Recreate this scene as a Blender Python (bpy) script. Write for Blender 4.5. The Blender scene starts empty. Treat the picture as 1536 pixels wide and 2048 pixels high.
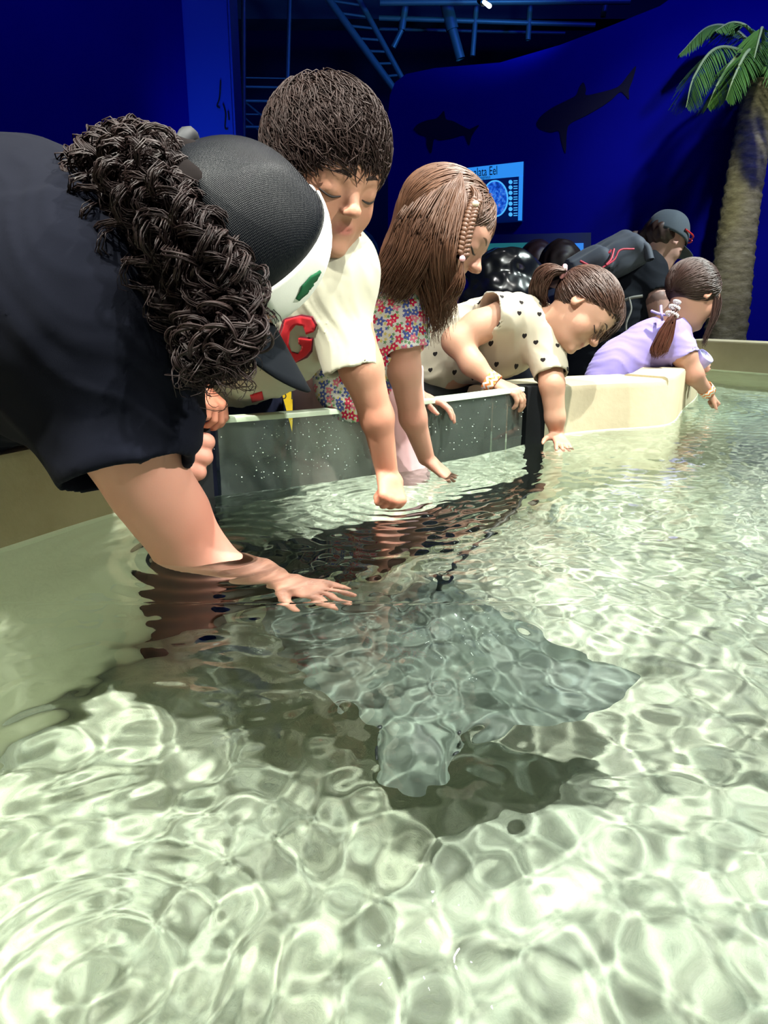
import bpy, bmesh, math, random
import numpy as np
from mathutils import Vector, Matrix

S = bpy.context.scene
C = S.collection
# ------------------------------------------------------------------ camera
FPX, PITCH, CAMH = 1500.0, math.radians(15.8), 0.35
cam_d = bpy.data.cameras.new('camera'); cam = bpy.data.objects.new('camera', cam_d); C.objects.link(cam)
cam.location = (0, 0, CAMH); cam.rotation_euler = (math.pi/2 - PITCH, 0, 0)
cam_d.sensor_fit = 'VERTICAL'; cam_d.sensor_height = 24.0; cam_d.lens = 24.0 * FPX / 2048.0
cam_d.clip_start = 0.02; cam_d.clip_end = 60
S.camera = cam
# ------------------------------------------------------------------ world, lights, exposure
S.view_settings.view_transform = 'Standard'; S.view_settings.look = 'None'
S.view_settings.gamma = 1.0; S.view_settings.use_curve_mapping = False
S.view_settings.exposure = 0.66
S.cycles.use_denoising = True
S.cycles.use_adaptive_sampling = True; S.cycles.adaptive_threshold = 0.03
S.cycles.max_bounces = 9; S.cycles.transmission_bounces = 8; S.cycles.glossy_bounces = 4
S.cycles.sample_clamp_indirect = 4.0; S.cycles.sample_clamp_direct = 40.0
S.cycles.caustics_refractive = True; S.cycles.caustics_reflective = False
W = bpy.data.worlds.new('world'); S.world = W; W.use_nodes = True
W.node_tree.nodes['Background'].inputs[0].default_value = (0.02, 0.035, 0.16, 1)
W.node_tree.nodes['Background'].inputs[1].default_value = 0.2

def spot(name, loc, target, power, col, size=0.04, angle=60, blend=0.5, caustic=False):
    d = bpy.data.lights.new(name, 'SPOT'); d.energy = power; d.color = col; d.shadow_soft_size = size
    d.spot_size = math.radians(angle); d.spot_blend = blend
    o = bpy.data.objects.new(name, d); C.objects.link(o); o.location = loc
    o.rotation_euler = (Vector(target) - Vector(loc)).to_track_quat('-Z', 'Y').to_euler()
    d.cycles.is_caustics_light = caustic
    return o
def area(name, loc, target, power, col, sx, sy):
    d = bpy.data.lights.new(name, 'AREA'); d.energy = power; d.color = col; d.shape = 'RECTANGLE'; d.size = sx; d.size_y = sy
    o = bpy.data.objects.new(name, d); C.objects.link(o); o.location = loc
    o.rotation_euler = (Vector(target) - Vector(loc)).to_track_quat('-Z', 'Y').to_euler()
    return o
# stage spots over the pool (white), added fill lights, blue wall washers
spot('pool_key_fill', (1.35, 1.75, 3.0), (0.25, 1.25, 0), 520, (1.0, 0.98, 0.90), 0.045, 75, 0.6, True)
spot('pool_key_fill', (-0.35, 0.1, 3.2), (0.0, 1.2, 0), 200, (0.95, 1.0, 0.92), 0.03, 80, 0.6, True)
spot('pool_key_fill', (0.95, 0.15, 3.2), (0.55, 0.85, 0), 430, (0.97, 1.0, 0.93), 0.03, 72, 1.0, True)  # added spot: brightens the foreground water, kept off the people
spot('pool_key_fill', (-1.25, 0.1, 2.9), (-0.35, 0.95, -.2), 620, (1.0, 1.0, 0.88), 0.04, 46, 1.0, True)  # added from the left to lift the water in the woman's shade
spot('pool_key_fill', (3.2, 2.9, 3.0), (1.75, 2.7, 0), 520, (0.86, 1.0, 0.96), 0.05, 70, 0.6, True)
spot('overhead_fill', (0.6, -0.4, 3.3), (0.3, 1.2, 0), 60, (1.0, 0.99, 0.93), 0.04, 80, 1.0, True)  # unseen fill added above and behind the camera
spot('pool_key_fill', (1.7, 0.1, 1.7), (-0.45, 1.05, -.15), 230, (1.0, 1.0, 0.90), 0.04, 32, 1.0, True)  # added low from the right, grazes the left lining and forearm
spot('low_front_fill', (0.25, -0.5, 1.35), (0.0, 1.65, -.05), 26, (1.0, .96, .90), .025, 34, 1.0)  # unseen low light added to reach the shorts and faces
spot('rear_fill', (0.2, 3.3, 3.1), (0.0, 1.8, -.3), 45, (1.0, .96, .95), .02, 60, 1.0)  # added behind the visitors to lift the dark legs behind the pane
spot('wall_washer_blue', (2.4, 3.2, 3.2), (1.2, 6.2, 1.3), 75, (0.03, 0.05, 1.0), 0.15, 110, 1.0)
spot('wall_washer_blue', (-1.6, 2.0, 3.4), (-2.2, 4.6, 1.0), 45, (0.02, 0.06, 1.0), 0.15, 100, 1.0)

# ------------------------------------------------------------------ pixel helpers (read positions off the photograph at real distances)
_ct, _st = math.cos(PITCH), math.sin(PITCH)
def ray(px, py):
    x = (px - 768) / FPX; y = -(py - 1024) / FPX
    return np.array((x, _ct + y*_st, -_st + y*_ct))
def P(px, py, dep):
    return np.array((0, 0, CAMH)) + ray(px, py) * dep
def PZ(px, py, z=0.0):
    d = ray(px, py); return np.array((0, 0, CAMH)) + d * ((z - CAMH) / d[2])
def PY(px, py, Y):
    d = ray(px, py); return np.array((0, 0, CAMH)) + d * (Y / d[1])
def PU(px, py, z):                      # a point under the water seen through a flat surface
    p = PZ(px, py, 0); d = ray(px, py); d = d / np.linalg.norm(d)
    n = 1/1.333; ci = -d[2]; k = math.sqrt(1 - n*n*(1-ci*ci))
    t = n*d + np.array((0, 0, n*ci - k)); return p + t * (z / t[2])
def CV(r, u, t):                        # camera-frame direction (right, up, towards camera) -> world
    v = np.array((r, u*_st - t*_ct, u*_ct + t*_st)); return v/np.linalg.norm(v)

# ------------------------------------------------------------------ object helpers
def link(o, parent=None):
    C.objects.link(o)
    if parent is not None: o.parent = parent
    return o
def mesh_obj(name, verts, faces, mat=None, parent=None, smooth=True):
    me = bpy.data.meshes.new(name)
    verts = np.asarray(verts, dtype=np.float32)
    if isinstance(faces, np.ndarray) and faces.ndim == 2:
        n, k = faces.shape
        me.vertices.add(len(verts)); me.vertices.foreach_set('co', verts.ravel())
        me.loops.add(n*k); me.loops.foreach_set('vertex_index', faces.ravel().astype(np.int32))
        me.polygons.add(n); me.polygons.foreach_set('loop_start', np.arange(0, n*k, k, dtype=np.int32))
        me.update(calc_edges=True); me.validate()
    else:
        me.from_pydata([tuple(map(float, v)) for v in verts], [], [tuple(f) for f in faces]); me.update()
    if smooth: me.polygons.foreach_set('use_smooth', [True]*len(me.polygons))
    if mat: me.materials.append(mat)
    o = bpy.data.objects.new(name, me)
    return link(o, parent)
def bm_obj(name, bm, mat=None, parent=None, smooth=False):
    me = bpy.data.meshes.new(name); bmesh.ops.recalc_face_normals(bm, faces=bm.faces[:]); bm.to_mesh(me); bm.free()
    if smooth: me.polygons.foreach_set('use_smooth', [True]*len(me.polygons))
    if mat: me.materials.append(mat)
    o = bpy.data.objects.new(name, me); return link(o, parent)
def tag(o, label=None, cat=None, group=None, kind=None):
    if label: o['label'] = label
    if cat: o['category'] = cat
    if group: o['group'] = group
    if kind: o['kind'] = kind
    return o
def empty(name, loc, label, cat, group=None):
    o = bpy.data.objects.new(name, None); C.objects.link(o); o.location = loc; o.empty_display_size = .1
    bpy.context.view_layer.update()
    return tag(o, label, cat, group)
def adopt(child, root):                 # parent keeping world place
    child.parent = root; child.matrix_parent_inverse = Matrix.Translation(root.location).inverted(); return child
def box(bm, c, s, rot=None):
    m = Matrix.Translation(Vector(c)) @ (rot.to_4x4() if rot is not None else Matrix()) @ Matrix.Diagonal((s[0], s[1], s[2], 1))
    return bmesh.ops.create_cube(bm, size=1, matrix=m)
def tube_mesh(paths, radii, sides=6, caps=True):
    """paths: list of (n,3) arrays; radii: list of scalars or (n,) arrays"""
    V = []; F = []; base = 0
    ang = np.arange(sides)/sides*2*np.pi; ca, sa = np.cos(ang), np.sin(ang)
    for p, r in zip(paths, radii):
        p = np.asarray(p, float); n = len(p)
        t = np.gradient(p, axis=0); t /= (np.linalg.norm(t, axis=1, keepdims=True) + 1e-9)
        a = np.array((0.31, 0.23, 0.92)); u = np.cross(t, a); l = np.linalg.norm(u, axis=1, keepdims=True)
        u = np.where(l < .15, np.cross(t, np.array((0.9, -0.4, 0.1))), u); u /= np.linalg.norm(u, axis=1, keepdims=True)
        w = np.cross(t, u); r = np.broadcast_to(np.asarray(r, float), (n,))
        ring = p[:, None, :] + r[:, None, None]*(u[:, None, :]*ca[None, :, None] + w[:, None, :]*sa[None, :, None])
        V.append(ring.reshape(-1, 3))
        i = np.arange(n-1)[:, None]*sides; j = np.arange(sides)[None, :]; k = (j+1) % sides
        q = np.stack([i+j, i+k, i+sides+k, i+sides+j], -1).reshape(-1, 4) + base
        F.append(q)
        base += n*sides
    return np.concatenate(V), np.concatenate(F)
def smooth_path(pts, n=24):
    pts = np.asarray(pts, float); m = len(pts)
    if m == 2: return pts[0] + (pts[1]-pts[0])*np.linspace(0, 1, n)[:, None]
    ext = np.vstack([2*pts[0]-pts[1], pts, 2*pts[-1]-pts[-2]])
    t = np.linspace(0, m-1-1e-6, n); i = t.astype(int); f = (t-i)[:, None]
    p0, p1, p2, p3 = ext[i], ext[i+1], ext[i+2], ext[i+3]
    return 0.5*((2*p1)+(-p0+p2)*f+(2*p0-5*p1+4*p2-p3)*f*f+(-p0+3*p1-3*p2+p3)*f**3)

# ------------------------------------------------------------------ materials
def mat(name, col=(.5, .5, .5), rough=.6, metal=0, spec=.5, **kw):
    m = bpy.data.materials.new(name); m.use_nodes = True
    b = m.node_tree.nodes['Principled BSDF']
    b.inputs['Base Color'].default_value = (*col, 1); b.inputs['Roughness'].default_value = rough
    b.inputs['Metallic'].default_value = metal; b.inputs['Specular IOR Level'].default_value = spec
    for k, v in kw.items():
        b.inputs[k.replace('_', ' ')].default_value = v
    return m
class N:
    """tiny node builder"""
    def __init__(s, m): s.m = m; s.t = m.node_tree; s.b = s.t.nodes.get('Principled BSDF')
    def n(s, typ, **kw):
        o = s.t.nodes.new(typ)
        for k, v in kw.items():
            if k.startswith('i_'): o.inputs[k[2:].replace('_', ' ')].default_value = v
            else: setattr(o, k, v)
        return o
    def l(s, a, b): s.t.links.new(a, b)
    def m_(s, op, a, b=None, c=None):
        o = s.t.nodes.new('ShaderNodeMath'); o.operation = op
        for i, x in enumerate((a, b, c)):
            if x is None: continue
            if isinstance(x, (int, float)): o.inputs[i].default_value = x
            else: s.l(x, o.inputs[i])
        return o.outputs[0]
    def mix(s, fac, a, b):
        o = s.t.nodes.new('ShaderNodeMix'); o.data_type = 'RGBA'
        for i, x in ((0, fac), (6, a), (7, b)):
            if isinstance(x, (int, float)): o.inputs[i].default_value = x
            elif isinstance(x, tuple): o.inputs[i].default_value = (*x, 1) if len(x) == 3 else x
            else: s.l(x, o.inputs[i])
        return o.outputs[2]
    def obj(s):
        if not hasattr(s, '_tc'): s._tc = s.n('ShaderNodeTexCoord')
        return s._tc.outputs['Object']
    def noise(s, scale, detail=4, rough=.5, vec=None, sc3=None):
        v = vec or s.obj()
        if sc3:
            mp = s.n('ShaderNodeMapping'); mp.inputs['Scale'].default_value = sc3; s.l(v, mp.inputs[0]); v = mp.outputs[0]
        o = s.n('ShaderNodeTexNoise'); o.inputs['Scale'].default_value = scale; o.inputs['Detail'].default_value = detail
        o.inputs['Roughness'].default_value = rough; s.l(v, o.inputs['Vector']); return o.outputs['Fac']
    def ramp(s, fac, stops):
        r = s.n('ShaderNodeValToRGB'); e = r.color_ramp.elements
        while len(e) < len(stops): e.new(.5)
        for k, (p, c) in zip(e, stops): k.position = p; k.color = (*c, 1)
        s.l(fac, r.inputs[0]); return r.outputs[0]
    def bump(s, h, strength=.3, dist=.01):
        b = s.n('ShaderNodeBump'); b.inputs['Strength'].default_value = strength; b.inputs['Distance'].default_value = dist
        s.l(h, b.inputs['Height']); s.l(b.outputs[0], s.b.inputs['Normal'])
    def base(s, c): s.l(c, s.b.inputs['Base Color'])
def concrete(name, c1, c2, scale=6, bump=.25, wet=None):
    m = mat(name, c1, .7, 0, .35); k = N(m); cc = k.ramp(k.noise(scale, 6, .6), [(.3, c1), (.72, c2)])
    if wet:                                   # the tank lining starts at the waterline
        x = k.n('ShaderNodeSeparateXYZ'); k.l(k.obj(), x.inputs[0]); cc = k.mix(k.m_('LESS_THAN', x.outputs[2], .004), cc, wet)
    k.base(cc); k.bump(k.noise(scale*9, 5, .6), bump, .004); return m
M = {}
M['rim'] = concrete('painted concrete rim', (.44, .37, .24), (.54, .47, .32), 5, wet=(.90, .93, .70))
M['rim_left'] = concrete('tan concrete rim', (.45, .37, .21), (.60, .51, .32), 7, wet=(.90, .93, .70))
M['pool_in'] = concrete('pool lining', (.62, .66, .44), (.74, .78, .56), 3, .1)
M['black_frame'] = mat('black rubber frame', (.004, .0055, .0065), .6, 0, .2)
M['floor'] = concrete('dark floor', (.02, .022, .03), (.035, .04, .05), 3)
M['blue_wall'] = concrete('deep blue paint', (.002, .003, .27), (.003, .004, .31), 2, .03)
for _w in ('blue_wall',):
    _b = M[_w].node_tree.nodes['Principled BSDF']; _b.inputs['Specular IOR Level'].default_value = .05; _b.inputs['Roughness'].default_value = .9
M['blue_col'] = mat('glossy blue column', (.012, .05, .50), .35, 0, .6)
M['steel'] = mat('painted steel', (.10, .22, .32), .45, .3)
M['dark'] = mat('near black', (.006, .007, .01), .7)

# ------------------------------------------------------------------ pool plan
LEFT = [(-.95, -.7), (-.90, 0), (-.76, .6), (-.56, 1.02), (-.44, 1.24), (-.33, 1.335)]
ACR = [(-.33, 1.335), (-.163, 1.425), (-.03, 1.515), (.10, 1.62), (.23, 1.735), (.37, 1.875)]
BLOCK = [(.37, 1.875), (.42, 1.93), (.50, 2.01), (.62, 2.07), (.76, 2.12), (.85, 2.20), (.98, 2.46), (1.25, 3.0), (1.62, 4.05)]
RIGHT = [(1.62, 4.05), (1.86, 3.73), (2.3, 3.1), (2.7, 2.2), (2.8, 1.0), (2.6, -.7)]
FLOORZ, RIMZ, GROUND = -0.62, 0.14, -0.68
def offset(line, d):                     # shift a plan polyline to its left by d (away from the water for LEFT/ACR/BLOCK walked upwards)
    p = np.array(line, float); t = np.gradient(p, axis=0); t /= np.linalg.norm(t, axis=1, keepdims=True)
    return p + np.stack([-t[:, 1], t[:, 0]], 1)*d
def wall_strip(name, line, d0, d1, z0, z1, m, parent=None, bevel=.012, smooth=False):
    a = offset(line, d0); b = offset(line, d1); n = len(a)
    bm = bmesh.new(); rows = []
    bv = min(bevel, abs(d1-d0)*.45)
    prof = [(0, z0), (0, z1-bv), (.3, z1-bv*.3), (1, z1)] if bevel else [(0, z0), (0, z1)]
    sec = []
    for i in range(n):
        dirv = (b[i]-a[i])/np.linalg.norm(b[i]-a[i]); L = np.linalg.norm(b[i]-a[i])
        pts = []
        for f, z in prof: pts.append((*(a[i]+dirv*bv*f), z))
        for f, z in reversed(prof): pts.append((*(b[i]-dirv*bv*f), z))
        rows.append([bm.verts.new(p) for p in pts])
    k = len(rows[0])
    for i in range(n-1):
        for j in range(k): bm.faces.new((rows[i][j], rows[i+1][j], rows[i+1][(j+1) % k], rows[i][(j+1) % k]))
    bm.faces.new(rows[0]); bm.faces.new(rows[-1])
    o = bm_obj(name, bm, m, parent, True); o.data.set_sharp_from_angle(angle=math.radians(28)); return o
def sm(line, n): return smooth_path(np.array([(x, y, 0) for x, y in line]), n)[:, :2]
left_s = sm(LEFT, 26); acr_s = sm(ACR, 30); blk_s = sm(BLOCK, 40); right_s = np.array(RIGHT)

tag(wall_strip('wall_left', left_s[:], 0, .16, GROUND, RIMZ, M['rim_left']), kind='structure')
tag(wall_strip('wall_right', blk_s[:23], 0, .20, GROUND, RIMZ-.006, M['rim'], bevel=.02), kind='structure')
tag(wall_strip('wall_rear', blk_s[22:], 0, .14, GROUND, RIMZ, M['rim']), kind='structure')
tag(wall_strip('wall_far', right_s, 0, .14, GROUND, RIMZ+.01, M['rim']), kind='structure')
tag(wall_strip('wall_below_window', acr_s, 0, .16, GROUND, -.45, M['rim'], bevel=0), kind='structure')
# pool floor
mf = concrete('pool bottom', (.66, .70, .50), (.82, .84, .64), 9, .1); mk = N(mf); mk.base(mk.ramp(mk.noise(26, 7, .75), [(.30, (.56, .64, .50)), (.5, (.76, .83, .66)), (.7, (.86, .91, .76))])); mk.bump(mk.noise(45, 6, .7), .6, .012); M['bottom'] = mf
def pool_outline(d):
    L = np.vstack([offset(left_s, d), offset(acr_s, d)[1:], offset(blk_s, d)[1:]]); R = offset(right_s, d)[1:]
    return L, R
L0, R0 = pool_outline(.03)
out = np.vstack([L0, R0]); bm = bmesh.new()
bm.faces.new([bm.verts.new((x, y, FLOORZ)) for x, y in out])
r = bmesh.ops.extrude_face_region(bm, geom=bm.faces[:]); bmesh.ops.translate(bm, verts=[v for v in r['geom'] if isinstance(v, bmesh.types.BMVert)], vec=(0, 0, -.05))
pool_floor = tag(bm_obj('pool_floor', bm, M['bottom']), kind='structure')

# ------------------------------------------------------------------ acrylic window
def slab(name, line, d0, d1, z0, z1, m, parent):
    return wall_strip(name, line, d0, d1, z0, z1, m, parent, bevel=0, smooth=False)
mac = mat('clear acrylic', (.86, .97, .93), .0); mac.node_tree.nodes['Principled BSDF'].inputs['Transmission Weight'].default_value = 1
mac.node_tree.nodes['Principled BSDF'].inputs['IOR'].default_value = 1.45
k = N(mac); df = k.n('ShaderNodeBsdfDiffuse'); df.inputs[0].default_value = (.55, .66, .58, 1); tp = k.n('ShaderNodeBsdfTransparent'); tp.inputs[0].default_value = (.90, .97, .93, 1); gs = k.n('ShaderNodeBsdfGlossy'); gs.inputs['Roughness'].default_value = .02; fr = k.n('ShaderNodeFresnel'); fr.inputs[0].default_value = 1.45; pn = k.n('ShaderNodeMixShader'); k.l(fr.outputs[0], pn.inputs[0]); k.l(tp.outputs[0], pn.inputs[1]); k.l(gs.outputs[0], pn.inputs[2]); mxs = k.n('ShaderNodeMixShader'); k.l(k.m_('MULTIPLY', k.noise(9, 5, .7), .16), mxs.inputs[0]); k.l(pn.outputs[0], mxs.inputs[1]); k.l(df.outputs[0], mxs.inputs[2]); k.l(mxs.outputs[0], mac.node_tree.nodes['Material Output'].inputs[0])   # pale milky haze mixed in, imitating the bright water's reflection
win = empty('acrylic_window', (0, 1.6, 0), 'curved clear acrylic pool window in a black frame under the leaning children', 'window')
pane = slab('pane', sm(ACR, 30)[1:-1], .004, .028, -.335, RIMZ-.002, mac, None); adopt(pane, win)
for o in (wall_strip('bottom_rail', acr_s, -.003, .05, -.57, -.325, M['black_frame'], None, bevel=.004),
          wall_strip('end_post', [(.352, 1.862), (.372, 1.878), (.405, 1.886)], -.004, .06, -.50, RIMZ+.004, M['black_frame'], None, bevel=.004),
          wall_strip('end_post', [(-.43, 1.255), (-.375, 1.305), (-.316, 1.344)], -.006, .06, -.615, RIMZ-.003, M['black_frame'], None, bevel=.004)):
    adopt(o, win)

# ------------------------------------------------------------------ water body (closed volume, real waves)
rng = np.random.default_rng(7)
def waves(x, y):
    z = np.zeros_like(x); r2 = np.random.default_rng(11)
    wx = x + .03*np.sin(7*y+1.3*x) + .02*np.sin(13*x-4*y+2); wy = y + .03*np.sin(6*x-2*y+.5) + .02*np.sin(11*y+5*x)
    for i in range(110):
        Lw = .026*(9.0**r2.random()); k = 2*np.pi/Lw; a = r2.random()*2*np.pi; amp = .000068*(Lw/.1)**.30*(.5+r2.random())
        z += amp*np.sin(k*(wx*np.cos(a)+wy*np.sin(a)) + r2.random()*6.283)
    calm = 1 - .85*np.exp(-(((x+.40)/.24)**2 + ((y-.98)/.24)**2)**1.5)
    far = 1/(1+np.maximum(y-1.6, 0)*.35)
    z *= calm*far
    for (px, py, amp, Lw, dec) in ((780, 1003, .0014, .035, .16), (440, 1105, .0025, .04, .12), (872, 950, .0012, .03, .12), (1130, 892, .0012, .03, .10), (1432, 822, .003, .05, .28), (110, 1500, .0010, .06, .2), (180, 1950, .0009, .03, .10)):
        c = PZ(px, py); r = np.hypot(x-c[0], y-c[1]); z += amp*np.cos(2*np.pi*r/Lw)*np.exp(-r/dec)*(1-np.exp(-r/.02))
    return z
LX, RX = pool_outline(.010)
acrI = (len(left_s), len(left_s)+len(acr_s)-2)
LX[acrI[0]-3:acrI[1]+1] = np.vstack([offset(left_s, .0), offset(acr_s, .0)[1:], offset(blk_s, 0)[1:]])[acrI[0]-3:acrI[1]+1] + 0
LX = LX[np.argsort(LX[:, 1])]
rows_y = []; yy = -.69
while yy < 4.05:
    rows_y.append(yy); yy += .0052 + max(0, yy-1.0)*.004 + max(0, .25-yy)*.03
rows_y = np.array(rows_y); nx = 560
xl = np.interp(rows_y, LX[:, 1], LX[:, 0]); RS = RX[np.argsort(RX[:, 1])]
xr = np.interp(rows_y, RS[:, 1], RS[:, 0]); xr = np.maximum(xr, xl+.02)
u = np.linspace(0, 1, nx); vis = .62*np.maximum(rows_y, .3)+.15     # most columns inside the area in view
xs = []
for y_, a, b, v in zip(rows_y, xl, xr, vis):
    a2 = max(a, -v); b2 = min(b, v)
    if b2 <= a2+.01: xs.append(a+(b-a)*u); continue
    kn = [a]; kt = [0.0]
    if a2 > a+1e-4: kn.append(a2); kt.append(.06)
    if b2 < b-1e-4: kn.append(b2); kt.append(.90)
    kn.append(b); kt.append(1.0); xs.append(np.interp(u, kt, kn))
X = np.array(xs); Y = np.repeat(rows_y[:, None], nx, 1); Z = waves(X, Y); ny = len(rows_y)
top = np.stack([X, Y, Z], -1).reshape(-1, 3)
I = np.arange(ny*nx).reshape(ny, nx); q = np.stack([I[:-1, :-1], I[:-1, 1:], I[1:, 1:], I[1:, :-1]], -1).reshape(-1, 4)
border = np.concatenate([I[0, :], I[1:, -1], I[-1, -2::-1], I[-2:0:-1, 0]])
nb = len(border); bot = top[border].copy(); bot[:, 2] = FLOORZ-.015; n0 = len(top)
j = np.arange(nb); side = np.stack([border, n0+j, n0+(j+1) % nb, np.roll(border, -1)], -1)
# the side wall gets its own top ring so that its normals stay flat
ring = top[border].copy(); n1 = n0+nb
side = np.stack([border, n0+j, n0+(j+1) % nb, np.roll(border, -1)], -1)
allv = np.vstack([top, bot]); faces = np.vstack([q, side])
water = mesh_obj('water', allv, faces, None)
bm = bmesh.new(); bm.from_mesh(water.data); bm.verts.ensure_lookup_table()
f = bm.faces.new([bm.verts[n0+k] for k in range(nb)]); f.smooth = False
bmesh.ops.triangulate(bm, faces=[f])
bmesh.ops.recalc_face_normals(bm, faces=bm.faces[:]); bm.to_mesh(water.data); bm.free()
me = water.data
fl = [True]*len(me.polygons)
for p in me.polygons:
    if abs(p.normal.z) < .5 or p.normal.z < 0: fl[p.index] = False
me.polygons.foreach_set('use_smooth', fl)
mw = bpy.data.materials.new('clear pool water'); mw.use_nodes = True; nt = mw.node_tree; nt.nodes.clear()
gl = nt.nodes.new('ShaderNodeBsdfRefraction'); gl = nt.nodes.new('ShaderNodeBsdfGlass') ; gl.inputs['IOR'].default_value = 1.333; gl.inputs['Roughness'].default_value = 0; gl.inputs['Color'].default_value = (.97, 1, .985, 1)
ou = nt.nodes.new('ShaderNodeOutputMaterial'); nt.links.new(gl.outputs[0], ou.inputs[0])
me.materials.clear(); me.materials.append(mw)
tag(water, 'clear rippled water of the shallow touch pool', 'water', kind='stuff')
water.cycles.is_caustics_caster = True
# ================================================================== signed-distance modelling
def nrm(v): v = np.asarray(v, float); return v/np.linalg.norm(v)
class SDF:
    def __init__(s): s.p = []; s.disp = None; s.disp_amp = 0
    def add(s, fn, lo, hi, op, k): s.p.append((fn, np.array(lo), np.array(hi), op, k)); return s
    def cone(s, a, b, r1, r2, k=.01, op='u', ax=None, flat=1.0):
        a = np.asarray(a, float); b = np.asarray(b, float); ba = b-a; L2 = max(ba@ba, 1e-12); R = max(r1, r2)*max(1, flat)
        def fn(q):
            v = q-a; t = np.clip((v@ba)/L2, 0, 1)[:, None]; v = v - t*ba
            if ax is not None: v = v + (1/flat-1)*(v@ax)[:, None]*ax
            return np.sqrt((v*v).sum(1)) - (r1+t[:, 0]*(r2-r1))
        return s.add(fn, np.minimum(a, b)-R, np.maximum(a, b)+R, op, k)
    def path(s, pts, rad, k=.01, op='u', ax=None, flat=1.0):
        for i in range(len(pts)-1): s.cone(pts[i], pts[i+1], rad[i], rad[i+1], k, op, ax, flat)
        return s
    def ell(s, c, r, R=None, k=.01, op='u'):
        c = np.asarray(c, float); r = np.asarray(r, float); R = np.eye(3) if R is None else np.asarray(R)  # rows = axes
        def fn(q):
            v = (q-c)@R.T; k0 = np.sqrt(((v/r)**2).sum(1)); k1 = np.sqrt(((v/(r*r))**2).sum(1))
            return k0*(k0-1)/(k1+1e-6)
        m = r.max(); return s.add(fn, c-m, c+m, op, k)
    def fcone(s, a, b, r1, r2, k=.01, op='u', ax=None, flat=1.0):     # flat-ended cone (sleeves, cuffs)
        a = np.asarray(a, float); b = np.asarray(b, float); L = np.linalg.norm(b-a); d = (b-a)/L; R = max(r1, r2)*max(1, flat)
        def fn(q):
            v = q-a; h = v@d; t = np.clip(h/L, 0, 1); w = v-h[:, None]*d
            if ax is not None: w = w + (1/flat-1)*(w@ax)[:, None]*ax
            rr = np.sqrt((w*w).sum(1)) - (r1+t*(r2-r1))
            return np.maximum(np.maximum(rr, -h-r1*.5), h-L)
        return s.add(fn, np.minimum(a, b)-R, np.maximum(a, b)+R, op, k)
    def boxp(s, c, hx, R, rd=.005, k=.01, op='u'):
        c = np.asarray(c, float); hx = np.asarray(hx, float); R = np.asarray(R)
        def fn(q):
            v = np.abs((q-c)@R.T)-(hx-rd); return np.sqrt((np.maximum(v, 0)**2).sum(1)) + np.minimum(v.max(1), 0) - rd
        m = np.linalg.norm(hx); return s.add(fn, c-m, c+m, op, k)
    def plane(s, c, n, op='i', k=.002):
        c = np.asarray(c, float); n = nrm(n)
        return s.add(lambda q: (q-c)@n, np.full(3, -99.), np.full(3, 99.), op, k)
    def eval(s, q, pad):
        D = np.full(len(q), .2, np.float32)
        for fn, lo, hi, op, k in s.p:
            m = np.nonzero(((q > lo-pad-k) & (q < hi+pad+k)).all(1))[0]
            if not len(m): continue
            d = fn(q[m]).astype(np.float32); a = D[m]
            if op == 'u': h = np.maximum(k-np.abs(a-d), 0)/max(k, 1e-6); D[m] = np.minimum(a, d)-h*h*k*.25
            elif op == 's': h = np.maximum(k-np.abs(a+d), 0)/max(k, 1e-6); D[m] = np.maximum(a, -d)+h*h*k*.25
            elif op == 'i': h = np.maximum(k-np.abs(a-d), 0)/max(k, 1e-6); D[m] = np.maximum(a, d)+h*h*k*.25
        if s.disp is not None: D = D + s.disp(q).astype(np.float32)
        return D
    def mesh(s, h):
        us = [x for x in s.p if x[3] == 'u']
        lo = np.min([x[1] for x in us], 0)-4*h-.01; hi = np.max([x[2] for x in us], 0)+4*h+.01
        B = 6; n = np.ceil((hi-lo)/(h*B)).astype(int)
        g = np.stack(np.meshgrid(*[np.arange(k) for k in n], indexing='ij'), -1).reshape(-1, 3)
        cen = lo+(g+.5)*B*h; rad = B*h*.87*1.25+s.disp_amp+.004
        dc = s.eval(cen, rad+.01)
        D = np.repeat(np.repeat(np.repeat(np.where(dc > 0, 1., -1.).reshape(n).astype(np.float32), B, 0), B, 1), B, 2)
        act = g[np.abs(dc) < rad]
        off = np.stack(np.meshgrid(*[np.arange(B)]*3, indexing='ij'), -1).reshape(-1, 3)
        idx = (act[:, None, :]*B+off[None]).reshape(-1, 3)
        for c0 in range(0, len(idx), 400000):
            ii = idx[c0:c0+400000]; D[ii[:, 0], ii[:, 1], ii[:, 2]] = s.eval(lo+ii*h, 3*h)
        return nets(D, lo, h)
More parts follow.
